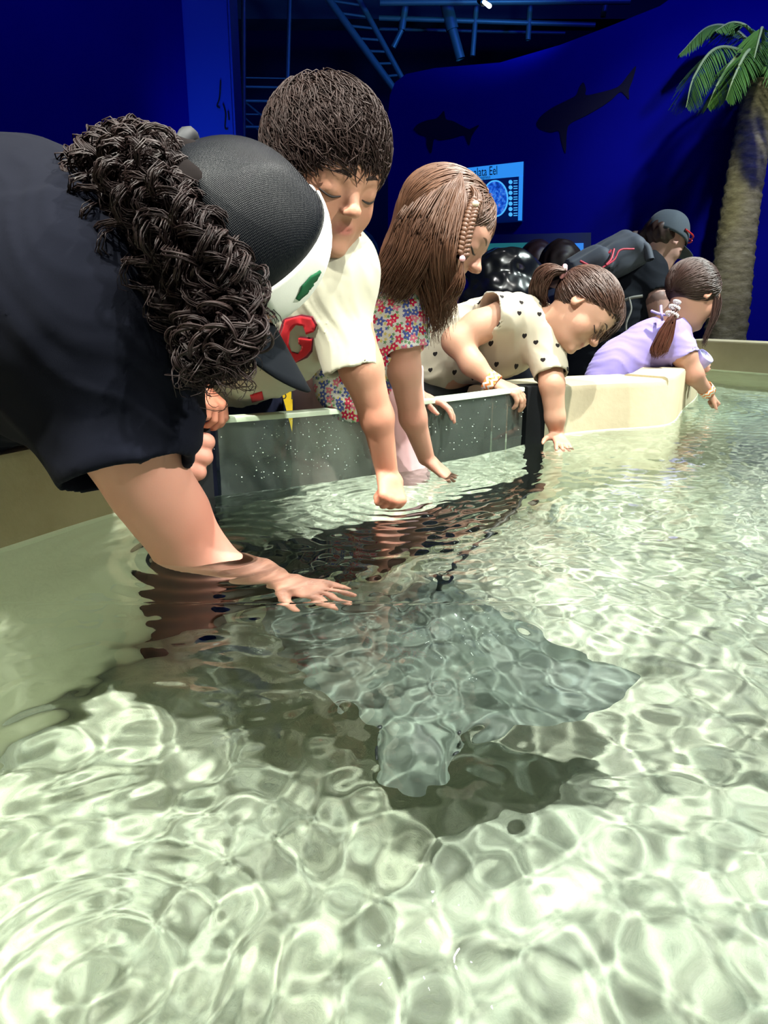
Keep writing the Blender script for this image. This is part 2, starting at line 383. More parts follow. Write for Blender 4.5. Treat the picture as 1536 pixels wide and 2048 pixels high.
def nets(D, lo, h):
    ins = D < 0; c = ins[:-1, :-1, :-1].astype(np.int8)
    sm_ = c.copy()
    for dx in (0, 1):
        for dy in (0, 1):
            for dz in (0, 1):
                if dx+dy+dz: sm_ += ins[dx:D.shape[0]-1+dx, dy:D.shape[1]-1+dy, dz:D.shape[2]-1+dz]
    cells = np.argwhere((sm_ > 0) & (sm_ < 8)); vid = np.full(sm_.shape, -1, np.int64)
    vid[cells[:, 0], cells[:, 1], cells[:, 2]] = np.arange(len(cells))
    acc = np.zeros((len(cells), 3)); cnt = np.zeros(len(cells))
    cor = [(a, b, e) for a in (0, 1) for b in (0, 1) for e in (0, 1)]
    val = {q: D[cells[:, 0]+q[0], cells[:, 1]+q[1], cells[:, 2]+q[2]] for q in cor}
    for q in cor:
        for ax in range(3):
            if q[ax] == 0:
                r = list(q); r[ax] = 1; r = tuple(r); a, b = val[q], val[r]; m = (a < 0) != (b < 0)
                t = np.where(m, a/(a-b+1e-12), 0); p = np.tile(np.array(q, float), (len(cells), 1)); p[:, ax] = t
                acc += p*m[:, None]; cnt += m
    V = lo+(cells+acc/np.maximum(cnt, 1)[:, None])*h
    F = []
    for ax in range(3):
        sl = [slice(1, -1)]*3; s2 = [slice(1, -1)]*3; sl[ax] = slice(0, -1); s2[ax] = slice(1, None)
        A = ins[tuple(sl)]; Bq = ins[tuple(s2)]
        e = np.argwhere(A != Bq); f0 = A[e[:, 0], e[:, 1], e[:, 2]]
        o = np.ones(3, int); o[ax] = 0; e = e+o
        b1, b2 = [i for i in range(3) if i != ax]
        d1 = np.zeros(3, int); d1[b1] = 1; d2 = np.zeros(3, int); d2[b2] = 1
        def g(x):
            ok = (x >= 0).all(1) & (x < np.array(vid.shape)).all(1); r = np.full(len(x), -1); y = x[ok]; r[ok] = vid[y[:, 0], y[:, 1], y[:, 2]]; return r
        q = np.stack([g(e-d1-d2), g(e-d2), g(e), g(e-d1)], 1)
        flip = f0 if ax != 1 else ~f0
        q[~flip] = q[~flip][:, ::-1]; F.append(q[(q >= 0).all(1)])
    return V.astype(np.float32), np.concatenate(F).astype(np.int32)
def sdf_obj(name, s, h, m, parent=None, colfn=None, uvfn=None, relax=1):
    V, F = s.mesh(h)
    for _ in range(relax):
        acc = np.zeros_like(V); cnt = np.zeros(len(V))
        for i in range(4):
            np.add.at(acc, F[:, i], V[F[:, (i+1) % 4]]+V[F[:, (i-1) % 4]]); np.add.at(cnt, F[:, i], 2)
        V = V*.5+.5*acc/np.maximum(cnt, 1)[:, None]
    o = mesh_obj(name, V, F, m)
    if colfn is not None: set_col(o, colfn(V))
    if uvfn is not None:
        uv = uvfn(V); l = np.empty(len(o.data.loops), np.int32); o.data.loops.foreach_get('vertex_index', l)
        u = o.data.uv_layers.new(name='uv'); u.data.foreach_set('uv', uv[l].astype(np.float32).ravel())
    if parent is not None: adopt(o, parent)
    return o
def set_col(o, c):
    a = o.data.color_attributes.new('Col', 'FLOAT_COLOR', 'POINT'); cc = np.ones((len(c), 4), np.float32); cc[:, :3] = c
    a.data.foreach_set('color', cc.ravel())
def wob(q, sx, seed=0, n=7):
    r = np.random.default_rng(seed); o = np.zeros(len(q))
    for i in range(n):
        d = nrm(r.normal(size=3)); f = (1.2+2*r.random())*sx; o += np.sin(q@(d*f)+r.random()*6.28)/(1+i*.25)
    return o/3
def folds(axis, freq, amp, seed=0, warp=1.0):
    """long soft cloth folds running across `axis`"""
    axis = nrm(axis)
    def fn(q):
        ph = q@axis*freq + warp*(wob(q, 9, seed)+.6*wob(q, 22, seed+3))*2.2
        return amp*(np.abs(np.sin(ph))**.8-.6)*(0.6+.5*wob(q, 7, seed+9)) + amp*.45*(np.abs(np.sin(ph*2.3+2*wob(q, 14, seed+20)))**.7-.6)*np.clip(wob(q, 9, seed+30)+.5, 0, 1) + amp*.10*wob(q, 60, seed+5)
    return fn
BASIS = lambda f, u: (lambda F, U: np.stack([np.cross(F, U), F, U]))(nrm(f), nrm(np.asarray(u, float)-nrm(f)*(np.asarray(u, float)@nrm(f))))

def cam_uv(V): return np.stack([V[:, 0], V[:, 2]*_ct+V[:, 1]*_st], 1)

# ---- head, face, hand
class Head:
    def __init__(s, c, fwd, up, size): s.c = np.asarray(c, float); s.R = BASIS(fwd, up); s.s = size
    def w(s, x, y, z): return s.c+(np.array((x, y, z))@s.R)*s.s
    def loc(s, q): return ((q-s.c)@s.R.T)/s.s
    def build(s, F, adult=False, ears=(1, -1), mouth=0):
        S_ = s.s; R = s.R
        def E(c, r, k=.03, op='u', rot=None): F.ell(s.w(*c), np.array(r)*S_, R if rot is None else rot@R, k*S_, op)
        E((0, -.08, .12), (.355, .43, .38))
        E((0, .10, -.12), (.285, .27, .36), .10)
        E((0, .05, .08), (.305, .325, .30), .10)
        E((0, .20, -.36), (.16, .15, .115), .12)
        for x in (-1, 1):
            E((.155*x, .20, -.17), (.13, .13, .13), .08)
            E((.11*x, .30, .075), (.085, .045, .035), .10)
            E((.145*x, .425, -.005), (.075, .06, .045), .06, 's')
            E((.145*x, .318, -.015), (.064, .062, .055), .03)
        F.cone(s.w(0, .33, .04), s.w(0, .435, -.10), .028*S_, .042*S_, .05*S_)
        E((0, .445, -.115), (.045, .045, .038), .025)
        for x in (-1, 1): E((.042*x, .405, -.13), (.028, .038, .028), .02)
        for x in (-1, 1): E((.022*x, .42, -.16), (.014, .02, .016), .012, 's')
        E((0, .335, -.265), (.095, .05, .06), .06)
        E((-.026, .372, -.234), (.036, .020, .015), .016); E((.026, .372, -.234), (.036, .020, .015), .016)
        E((0, .368, -.274), (.050, .022, .018), .016)
        F.cone(s.w(-.06, .372, -.254), s.w(.06, .372, -.254), .005*S_, .005*S_, .006*S_, 's')
        E((0, .345, -.395), (.07, .055, .05), .06)
        for x in ears:
            c = np.array((.345*x, -.05, -.02)); rot = np.array(((math.cos(.35*x), -math.sin(.35*x), 0), (math.sin(.35*x), math.cos(.35*x), 0), (0, 0, 1)))
            E(c, (.03, .085, .125), .02, rot=rot); E(c+(.028*x, .01, .015), (.022, .05, .08), .015, 's', rot)
            E(c+(.015*x, .035, -.085), (.025, .03, .035), .015)
    def color(s, base, lipc=(.40, .12, .10)):
        def fn(V):
            L = s.loc(V); c = np.tile(np.array(base), (len(V), 1))
            near = (np.abs(L).max(1) < .7)
            def blob(cx, r): return np.exp(-(((L-np.array(cx))/np.array(r))**2).sum(1))*near
            for x in (-1, 1):
                w = (.45*blob((.19*x, .30, -.16), (.12, .2, .10)))[:, None]; c = c*(1-w)+w*c*np.array((1.05, .82, .80))
                w = (.5*blob((.37*x, -.02, -.0), (.05, .1, .13)))[:, None]; c = c*(1-w)+w*c*np.array((1.05, .75, .7))
            w = .85*np.clip(1.6*(blob((0, .39, -.254), (.072, .06, .030))), 0, 1)[:, None]; c = c*(1-w)+w*np.array(lipc)
            w = (.3*blob((0, .46, -.12), (.06, .06, .05)))[:, None]; c = c*(1-w)+w*c*np.array((1.05, .8, .76))
            return c
        return fn
def surf_bvh(o):
    from mathutils.bvhtree import BVHTree
    me = o.data; return BVHTree.FromPolygons([v.co[:] for v in me.vertices], [p.vertices[:] for p in me.polygons])
def face_lines(head, body, root, browc, inv):
    """eyebrows and lowered lashes laid on the skin; one mesh each"""
    bv = surf_bvh(body); f = Vector(head.R[1])
    def put(x, z, dn=0):
        a = Vector(head.w(x, 1.0, z)) ; h = bv.ray_cast(a, -f)
        return np.array(h[0])-np.array(f)*dn if h[0] is not None else np.array(a)-np.array(f)*head.s*.65
    for sx in (-1, 1):
        pts = [put(sx*(.055+.16*t), .085+.022*math.sin(math.pi*min(1, t*1.1))-.012*t, head.s*.0135) for t in np.linspace(0, 1, 9)]
        v, fa = tube_mesh([smooth_path(pts, 20)], [np.interp(np.linspace(0, 1, 20), [0, .3, 1], [.016, .021, .008])*head.s], 8)
        adopt(mesh_obj('eyebrow', v, fa, browc), root)
        pts = [put(sx*(.085+.135*t), -.046-.020*math.sin(math.pi*t)+.010*t) + np.array(f)*head.s*.004 for t in np.linspace(0, 1, 9)]
        v, fa = tube_mesh([smooth_path(pts, 16)], [np.interp(np.linspace(0, 1, 16), [0, .4, 1], [.004, .009, .006])*head.s], 5)
        adopt(mesh_obj('eyelashes', v, fa, M['lash']), root)
def hand(F, w, d, n, L, side=1, curl=(.35, .3, .3, .35), seg=(1, .8, .6), spread=.12, thumb=(.7, .4, .25), r=1.0):
    """w wrist, d towards the fingers, n out of the back of the hand; side=+1 puts the thumb on cross(d,n)"""
    d = nrm(d); n = nrm(np.asarray(n, float)-d*(np.asarray(n, float)@d)); x = np.cross(d, n)*side
    w = np.asarray(w, float); k = .035*L
    F.cone(w-d*.05*L, w+d*.16*L, .135*L*r, .15*L*r, .05*L, ax=n, flat=.72)
    lens = (.40, .44, .41, .33)
    for i, (o, fl, c) in enumerate(zip((.165, .055, -.06, -.165), lens, curl)):
        kn = w+d*(.50-.03*abs(i-1.2))*L+x*o*L+n*.015*L
        F.cone(w+d*.10*L+x*o*.55*L, kn, .09*L*r, .068*L*r, .07*L, ax=n, flat=.8)
        fd = nrm(d+x*(o*spread*8*.35)); a = 0; p = kn
        for j, (frac, sg) in enumerate(zip((.44, .31, .25), seg)):
            a += c*sg*(1.25 if j else 1); v = fd*math.cos(a)-n*math.sin(a); q = p+v*fl*frac*L
            F.cone(p, q, (.056-.006*j)*L*r, (.050-.006*j)*L*r, .012*L); p = q
    b = w+d*.14*L+x*.15*L-n*.02*L; t1 = nrm(d*thumb[1]+x*thumb[0]-n*thumb[2]); m = b+t1*.20*L
    t2 = nrm(t1+d*.5-n*thumb[2]*.5); e = m+t2*.15*L; t3 = nrm(t2+d*.5-n*.2); g = e+t3*.12*L
    F.cone(b, m, .085*L*r, .066*L*r, .06*L); F.cone(m, e, .062*L*r, .054*L*r, .015*L); F.cone(e, g, .054*L*r, .040*L*r, .012*L)

# ---- hair
def strands(name, paths, r0, m, parent, sides=3, taper=(.6, 1, .8, .15), colfn=None):
    prof = np.interp(np.linspace(0, 1, paths.shape[1]), np.linspace(0, 1, len(taper)), taper)
    rr = np.broadcast_to(np.asarray(r0, float), (len(paths),))
    v, f = tube_mesh(list(paths), [prof*r for r in rr], sides)
    o = mesh_obj(name, v, f, m)
    if parent is not None: adopt(o, parent)
    return o
def sheet(L, R, thick, n, steps, seed=0, vdist=None, away=None, curl=0, pitch=.03, wav=0.0, stag=0.0, clump=1, cj=.003):
    """n strands between guide curves L and R (lists of points); thick = half thickness along the view axis"""
    n = (n//clump)*clump; nfull = n; n = n//clump
    r = np.random.default_rng(seed); L = smooth_path(L, steps); R = smooth_path(R, steps)
    v = (r.random(n) if vdist is None else vdist(r, n))[:, None, None]; t = np.linspace(0, 1, steps)
    base = L[None]*(1-v)+R[None]*v
    ang = (r.random(n)*2-1); e = np.sqrt(np.clip(1-(2*v[:, 0, 0]-1)**2, .15, 1)); dirv = away if away is not None else CV(0, 0, 1)
    th = np.broadcast_to(np.asarray(thick, float), (steps,)) if np.ndim(thick) else np.full(steps, thick)
    base = base+(ang*e)[:, None, None]*th[None, :, None]*np.asarray(dirv)[None, None]
    if wav: 
        ph = r.random((n, 3))*6.28; fr = 5+5*r.random((n, 3))
        base = base+wav*(np.sin(t[None, :, None]*fr[:, None, :]+ph[:, None, :])-np.sin(ph[:, None, :]))*t[None, :, None]
    if curl:
        T = np.gradient(base, axis=1); ln = np.linalg.norm(T, axis=2); T = T/ln[..., None]; arc = np.cumsum(ln, 1)
        U = np.cross(T, np.array((.2, .9, .3))); U /= np.linalg.norm(U, axis=2, keepdims=True); Wv = np.cross(T, U)
        cr = curl*(.5+r.random(n))[:, None]*np.minimum(1, arc/.03); ph = r.random(n)[:, None]*6.28; pt = pitch*(.7+.6*r.random(n))[:, None]; sg = np.where(r.random(n) < .5, -1, 1)[:, None]
        a = sg*arc/pt*6.28+ph
        base = base+(U*np.cos(a)[..., None]+Wv*np.sin(a)[..., None])*cr[..., None]
    if clump > 1:                              # each lock is several strands side by side
        base = np.repeat(base, clump, 0); j0 = r.normal(size=(nfull, 1, 3))*cj; j1 = r.normal(size=(nfull, 1, 3))*cj; base = base+j0*(1-t)[None, :, None]+j1*t[None, :, None]; n = nfull
    if stag:                                   # strands of different length
        keep = 1-stag*r.random(n); tt = t[None]*keep[:, None]*(steps-1); i = np.minimum(tt.astype(int), steps-2); f = (tt-i)[..., None]
        k = np.arange(n)[:, None]; base = base[k, i]*(1-f)+base[k, i+1]*f
    return base
def comb(head, n, steps, step, field, seed=0, r=(.375, .455, .40), c=(0, -.08, .12), region=None, lift=.0, jit=.12, hang=None):
    """strands that start on the scalp and run along `field` (head space), kept outside the skull"""
    rg = np.random.default_rng(seed); out = []; r = np.array(r); c = np.array(c)
    p = rg.normal(size=(n*6, 3)); p /= np.linalg.norm(p, axis=1, keepdims=True); q = p*r+c
    if region is not None: q = q[region(q)]
    q = q[:n]; nn = len(q); P_ = [q.copy()]; jt = rg.normal(size=(nn, 3))*jit; lf = 1+lift*rg.random(nn)[:, None]
    d = field(q)
    for i in range(steps-1):
        d = d*.35+.65*(field(q)+jt); d /= np.linalg.norm(d, axis=1, keepdims=True)+1e-9
        q = q+d*step; e = (q-c)/r; l = np.linalg.norm(e, axis=1, keepdims=True); fl = 1+(lf-1)*min(1, (i+1)/4)
        if hang is None: q = e/l*fl*r+c
        else: q = np.where((l < fl) | (q[:, 2:3] > hang), e/l*fl*r+c, q)
        P_.append(q.copy())
    loc = np.stack(P_, 1); return (loc@head.R)*head.s+head.c
# ================================================================== materials for people
def skin_mat(name):
    m = mat(name, (.6, .38, .28), .52, 0, .28); k = N(m); a = k.n('ShaderNodeVertexColor', layer_name='Col')
    k.base(k.mix(k.m_('MULTIPLY', k.noise(60, 4), .25), a.outputs[0], (.55, .22, .17))); k.bump(k.noise(420, 3), .06, .002)
    m.node_tree.nodes['Principled BSDF'].inputs['Subsurface Weight'].default_value = .12
    m.node_tree.nodes['Principled BSDF'].inputs['Subsurface Radius'].default_value = (.010, .004, .002)
    m.node_tree.nodes['Principled BSDF'].inputs['Subsurface Scale'].default_value = .6
    return m
def cloth(name, col, rough=.85, weave=900, amt=.12, sheen=.1):
    m = mat(name, col, rough, 0, .15); k = N(m)
    d = tuple(c*.86 for c in col); k.base(k.mix(k.noise(8, 4), col, d)); k.bump(k.noise(weave, 2), amt, .001)
    m.node_tree.nodes['Principled BSDF'].inputs['Sheen Weight'].default_value = sheen if max(col) > .1 else 0
    return m
def hair_mat(name, c1, c2, rough=.42, spec=.5):
    m = mat(name, c1, rough, 0, spec); k = N(m); k.base(k.mix(k.noise(35, 3), c1, c2)); return m
M['skin'] = skin_mat('skin')
M['lash'] = mat('dark lashes', (.02, .012, .01), .6)
M['black_cloth'] = cloth('black jersey', (.0015, .0022, .007), .95)
M['cream'] = cloth('cream cotton', (.46, .44, .34))
M['cream2'] = None
M['navy'] = cloth('navy cloth', (.012, .016, .04))
M['lav'] = cloth('lavender cotton', (.40, .33, .78))
M['pink'] = cloth('pale pink cotton', (.80, .52, .54))
M['curl'] = hair_mat('black brown curls', (.008, .005, .006), (.026, .014, .012), .50, .20)
M['boy_hair'] = hair_mat('dark brown hair', (.014, .007, .006), (.044, .024, .020), .60, .22)
M['long_hair'] = hair_mat('light brown hair', (.062, .024, .012), (.15, .068, .036), .5, .4)
M['dark_hair'] = hair_mat('brown hair', (.040, .017, .012), (.10, .046, .028), .5, .4)
M['deep_hair'] = hair_mat('deep brown hair', (.028, .013, .011), (.065, .030, .022), .5, .4)
def uvn(k):
    u = k.n('ShaderNodeUVMap'); u.uv_map = 'uv'; return u.outputs[0]
def cells(k, uv, scale, rnd, off=0.0):
    """voronoi cell: local x, y in cell units, colour id"""
    mp = k.n('ShaderNodeMapping'); mp.inputs['Location'].default_value = (off, off*.7, 0); mp.inputs['Scale'].default_value = (scale, scale, 1); k.l(uv, mp.inputs[0])
    v = k.n('ShaderNodeTexVoronoi', voronoi_dimensions='2D'); v.inputs['Scale'].default_value = 1; v.inputs['Randomness'].default_value = rnd; k.l(mp.outputs[0], v.inputs['Vector'])
    s = k.n('ShaderNodeVectorMath', operation='SUBTRACT'); k.l(mp.outputs[0], s.inputs[0]); k.l(v.outputs['Position'], s.inputs[1])
    x = k.n('ShaderNodeSeparateXYZ'); k.l(s.outputs[0], x.inputs[0]); c = k.n('ShaderNodeSeparateColor'); k.l(v.outputs['Color'], c.inputs[0])
    return x.outputs[0], x.outputs[1], c.outputs
def floral():
    m = cloth('floral print cotton', (.82, .78, .74)); k = N(m); uv = uvn(k); col = k.n('ShaderNodeRGB'); col.outputs[0].default_value = (.80, .77, .74, 1); base = col.outputs[0]
    for sc, off, rad, cols in ((130, 5.1, .34, [(0, (.16, .34, .16)), (.4, (.75, .62, .20)), (.7, (.10, .13, .45))]), (62, 0, .40, [(0, (.70, .02, .09)), (.34, (.82, .22, .34)), (.62, (.10, .14, .50)), (.80, (.72, .05, .12))])):
        x, y, c = cells(k, uv, sc, .85, off)
        r = k.m_('SQRT', k.m_('ADD', k.m_('MULTIPLY', x, x), k.m_('MULTIPLY', y, y))); a = k.m_('ARCTAN2', y, x)
        pet = k.m_('MULTIPLY_ADD', k.m_('COSINE', k.m_('MULTIPLY', a, 5)), .12, rad)
        mask = k.m_('MULTIPLY', k.m_('LESS_THAN', r, pet), k.m_('GREATER_THAN', c[1], .18))
        rp = k.ramp(c[0], cols); rp.node.color_ramp.interpolation = 'CONSTANT'
        base = k.mix(mask, base, rp)
        if sc < 100: base = k.mix(k.m_('MULTIPLY', k.m_('LESS_THAN', r, .11), mask), base, (.85, .70, .45))
    k.base(base); return m
def hearts():
    m = cloth('cream shirt with small black hearts', (.66, .60, .47)); k = N(m); uv = uvn(k)
    x, y, c = cells(k, uv, 19, .7)
    X = k.m_('MULTIPLY', x, 10.5); Y = k.m_('MULTIPLY_ADD', y, 10.5, .1)
    q = k.m_('SUBTRACT', k.m_('ADD', k.m_('MULTIPLY', X, X), k.m_('MULTIPLY', Y, Y)), 1.0)
    f = k.m_('SUBTRACT', k.m_('MULTIPLY', q, k.m_('MULTIPLY', q, q)), k.m_('MULTIPLY', k.m_('MULTIPLY', X, X), k.m_('MULTIPLY', Y, k.m_('MULTIPLY', Y, Y))))
    k.base(k.mix(k.m_('LESS_THAN', f, 0), k.mix(k.noise(9, 3), (.54, .49, .38), (.47, .42, .32)), (.015, .012, .012))); return m
M['floral'] = floral(); M['hearts'] = hearts()
def band_mat():
    m = mat('orange chevron paper band', (.9, .35, .12), .5); k = N(m); uv = k.n('ShaderNodeUVMap'); uv.uv_map = 'uv'
    x = k.n('ShaderNodeSeparateXYZ'); k.l(uv.outputs[0], x.inputs[0])
    tri = k.m_('ABSOLUTE', k.m_('SUBTRACT', k.m_('FRACT', k.m_('MULTIPLY', x.outputs[0], 9)), .5))
    f = k.m_('FRACT', k.m_('ADD', k.m_('MULTIPLY', x.outputs[1], 2.0), k.m_('MULTIPLY', tri, 1.2)))
    k.base(k.mix(k.m_('LESS_THAN', f, .5), (.92, .90, .84), (.95, .30, .08))); return m
M['band'] = band_mat()
def wristband(c, axis, r, width, root, m=None, flat=1.0, n=None, label=None):
    axis = nrm(axis); u = np.cross(axis, (0, .3, 1)) if n is None else nrm(n - axis*(np.asarray(n)@axis)); u = nrm(u); v = np.cross(axis, u); V = []; U = []; K = 36
    for i in range(K+1):
        a = i/K*2*math.pi
        for s_, rr in ((-.5, 1), (.5, 1)): V.append(np.asarray(c)+axis*width*s_+(u*math.cos(a)*flat+v*math.sin(a))*r); U.append((i/K, s_+.5))
    Fs = [(2*i, 2*i+1, 2*i+3, 2*i+2) for i in range(K)]
    o = mesh_obj('wristband', V, np.array(Fs), m or M['band']); uvl = o.data.uv_layers.new(name='uv')
    l = np.empty(len(o.data.loops), np.int32); o.data.loops.foreach_get('vertex_index', l); uvl.data.foreach_set('uv', np.array(U, np.float32)[l].ravel())
    sd = o.modifiers.new('s', 'SOLIDIFY'); sd.thickness = .0012; adopt(o, root)
    if label: o['label'] = label
    return o
def skinc(base, extra=None):
    def fn(V):
        c = np.tile(np.array(base), (len(V), 1))*(1+.05*wob(V, 40, 4))[:, None]; return c if extra is None else extra(V, c)
    return fn

# ================================================================== boy in the cream shirt
root = empty('person', (-.12, 1.75, GROUND), 'boy with short dark brown hair in cream shirt reaching one straight arm into the pool', 'person')
H = Head(P(652, 346, 1.16), CV(.52, -.58, .60), CV(.28, .80, .50), .226); boy = H; boy_root = root
hand1 = PZ(779, 985, .03)
F = SDF(); H.build(F, ears=(1,))
neck = P(655, 500, 1.24); F.cone(H.w(0, -.10, -.22), neck, .050, .056, .03)
F.path([P(655, 560, 1.27), P(595, 620, 1.33), P(475, 710, 1.47)], [.055, .06, .06], .05)
sh = P(680, 580, 1.23); el = P(754, 835, 1.285); wr = P(772, 935, 1.335)
F.cone(P(660, 560, 1.26), sh, .06, .045, .04); F.path([sh, P(722, 735, 1.25), el, wr], [.040, .0355, .0275, .0205], .014)
hand(F, P(775, 942, 1.338), hand1-P(775, 942, 1.338)+np.array((.008, 0, -.03)), CV(.55, .2, .8), .122, side=-1, curl=(1.0, 1.15, 1.25, 1.3), seg=(1, 1, .8), thumb=(.25, .8, .5), r=1.12)
F.cone(PZ(783, 990, .02), PZ(786, 1020, -.045), .0085, .007, .006)
# other arm, its hand hooked over the window's left corner
w2 = P(384, 764, 1.34); F.path([P(600, 600, 1.33), P(500, 640, 1.36), P(385, 690, 1.36), w2], [.05, .038, .030, .022], .03)
hand(F, w2, CV(.62, -.62, .1), CV(.45, .75, .35), .135, side=-1, curl=(.75, .85, .9, 1.0), seg=(1, .8, .5), thumb=(.6, .6, .5))
body = sdf_obj('body', F, .0027, M['skin'], root, None)
fc = H.color(None, (.66, .40, .29)) if False else None
def bodycol(o, head, base, flush=None):
    V = np.empty(len(o.data.vertices)*3, np.float32); o.data.vertices.foreach_get('co', V); V = V.reshape(-1, 3)
    c = head.color(base)(V)*(1+.04*wob(V, 30, 5))[:, None]
    if flush is not None:
        for p, r, k in flush:
            w = (k*np.exp(-((V-p)**2).sum(1)/r**2))[:, None]; c = c*(1-w)+w*c*np.array((1.0, .62, .58))
    set_col(o, c)
bodycol(body, H, (.47, .245, .16), [(hand1, .06, .9), (el, .05, .5), (w2, .12, .9)])
face_lines(H, body, root, M['boy_hair'], None)
wristband(P(374, 745, 1.34), P(384, 764, 1.34)-P(385, 690, 1.36), .027, .020, root, M['white_panel'] if 'white_panel' in M else cloth('white paper', (.8, .8, .8)), label='plain white wristband')
# shirt
F = SDF(); F.path([P(672, 545, 1.25), P(595, 618, 1.31), P(525, 672, 1.40), P(470, 712, 1.49)], [.070, .092, .100, .102], .06)
F.cone(P(655, 530, 1.25), P(668, 560, 1.235), .062, .054, .05)
F.fcone(P(664, 570, 1.238), P(703, 742, 1.245), .056, .0475, .035)
F.fcone(P(695, 690, 1.245), P(706, 754, 1.245), .039, .0405, .004, 's')
F.cone(P(640, 470, 1.21), P(672, 512, 1.24), .052, .050, .012, 's')
F.disp = folds(CV(.75, .35, 0), 75, .0042, 3); F.disp_amp = .006
shirt = sdf_obj('shirt', F, .0034, M['cream'], root)
# sleeve and neck seams, hem tag, chest letter
def on_surf(o, px, py, lift=.0012):
    bv = surf_bvh(o); d = Vector(ray(px, py)).normalized(); h = bv.ray_cast(Vector((0, 0, CAMH)), d)
    return None if h[0] is None else np.array(h[0])-np.array(d)*lift
def drape_poly(name, o, poly, m, root, lift=.0014, div=7, label=None):
    """a thin patch following the surface of `o`: outline in pixels, stuck to the cloth at its real place"""
    bm = bmesh.new(); vs = [bm.verts.new((x, -y, 0)) for x, y in poly]; bm.faces.new(vs); bmesh.ops.triangulate(bm, faces=bm.faces[:])
    for _ in range(3):
        long = [e for e in bm.edges if e.calc_length() > div]
        if not long: break
        bmesh.ops.subdivide_edges(bm, edges=long, cuts=1); bmesh.ops.triangulate(bm, faces=[f for f in bm.faces if len(f.verts) > 3])
    bv = surf_bvh(o); last = 1.2; miss = []
    for v in bm.verts:
        r = Vector(ray(v.co.x, -v.co.y)); h = bv.ray_cast(Vector((0, 0, CAMH)), r.normalized())
        if h[0] is None: miss.append(v)
        if h[0] is not None: last = (h[0]-Vector((0, 0, CAMH))).length/r.length
        v.co = Vector((0, 0, CAMH))+r*(last-lift)
    bmesh.ops.delete(bm, geom=miss, context='VERTS')
    ob = bm_obj(name, bm, m, None, True); sd = ob.modifiers.new('s', 'SOLIDIFY'); sd.thickness = .0012; sd.offset = 0; adopt(ob, root)
    if label: ob['label'] = label
    return ob
M['red'] = cloth('red print', (.55, .02, .03)); M['dkred'] = cloth('dark red edge', (.12, .01, .02))
G_out = [(570, 640), (600, 632), (622, 636), (631, 652), (627, 664), (612, 669), (606, 652), (592, 650), (580, 664), (577, 688), (583, 704), (596, 708), (603, 698), (603, 690), (597, 688), (597, 676), (624, 679), (622, 700), (612, 712), (592, 724), (574, 720), (562, 700), (560, 668)]
drape_poly('letter_edge', shirt, [(x+(3 if x > 595 else -3), y+(3 if y > 680 else -3)) for x, y in G_out], M['dkred'], root, .0012, label='dark edge of red block letter')
drape_poly('letter', shirt, G_out, M['red'], root, .0030, label='red block letter on the shirt front')
drape_poly('hem_tag', shirt, [(500, 790), (524, 783), (528, 799), (504, 805)], M['red'], root, .002, label='small red tag at the hem')
# trousers and shoes
F = SDF(); hip = np.array((-.30, 1.70, -.02)); 
F.cone(P(470, 740, 1.53), hip, .080, .105, .05)
for dx in (-.07, .07): F.path([hip+(dx*.6, .02, -.03), np.array((-.28+dx, 1.72, -.30)), np.array((-.27+dx, 1.74, GROUND+.07))], [.085, .065, .05], .03)
sdf_obj('trousers', F, .008, M['navy'], root)
F = SDF()
for dx in (-.08, .08): F.cone(np.array((-.27+dx, 1.77, GROUND+.035)), np.array((-.26+dx, 1.62, GROUND+.03)), .036, .032, .02)
sdf_obj('shoes', F, .007, M['dark'], root)
# hair
F = SDF(); R = H.R; s_ = H.s
F.ell(H.w(0, -.09, .155), np.array((.385, .455, .400))*s_, R)
F.ell(H.w(0, .30, -.26), np.array((.42, .40, .50))*s_, R, .02, 's'); F.ell(H.w(0, -.34, -.50), np.array((.4, .3, .35))*s_, R, .02, 's')
for x in (-1, 1): F.ell(H.w(.38*x, .02, -.16), np.array((.12, .13, .22))*s_, R, .01, 's')
F.disp = lambda q: .0030*np.sin((q@nrm(CV(.3, .6, .5)))*330+5*wob(q, 14, 2))+.004*wob(q, 26, 8); F.disp_amp = .006
sdf_obj('hair', F, .0032, M['boy_hair'], root)
def fld(q):
    w = np.array((.05, -.30, .50)); d = q-w; d[:, 2] *= .9; sw = np.stack([-d[:, 1], d[:, 0], 0*d[:, 0]], 1)
    d = d/np.linalg.norm(d, axis=1, keepdims=True)+.35*sw; d[:, 1] += .45; return d/np.linalg.norm(d, axis=1, keepdims=True)
reg = lambda q: (q[:, 2] > -.02+.28*(q[:, 1] > .0)*np.clip(q[:, 1]*2.2, 0, 1)) | ((q[:, 1] < -.15) & (q[:, 2] > -.25))
pth = comb(H, 6500, 11, .028, fld, 3, r=(.388, .460, .408), c=(0, -.09, .155), region=reg, lift=.12, jit=.36)
o = strands('hair_tufts', pth, .0012, M['boy_hair'], root); o['kind'] = 'stuff'

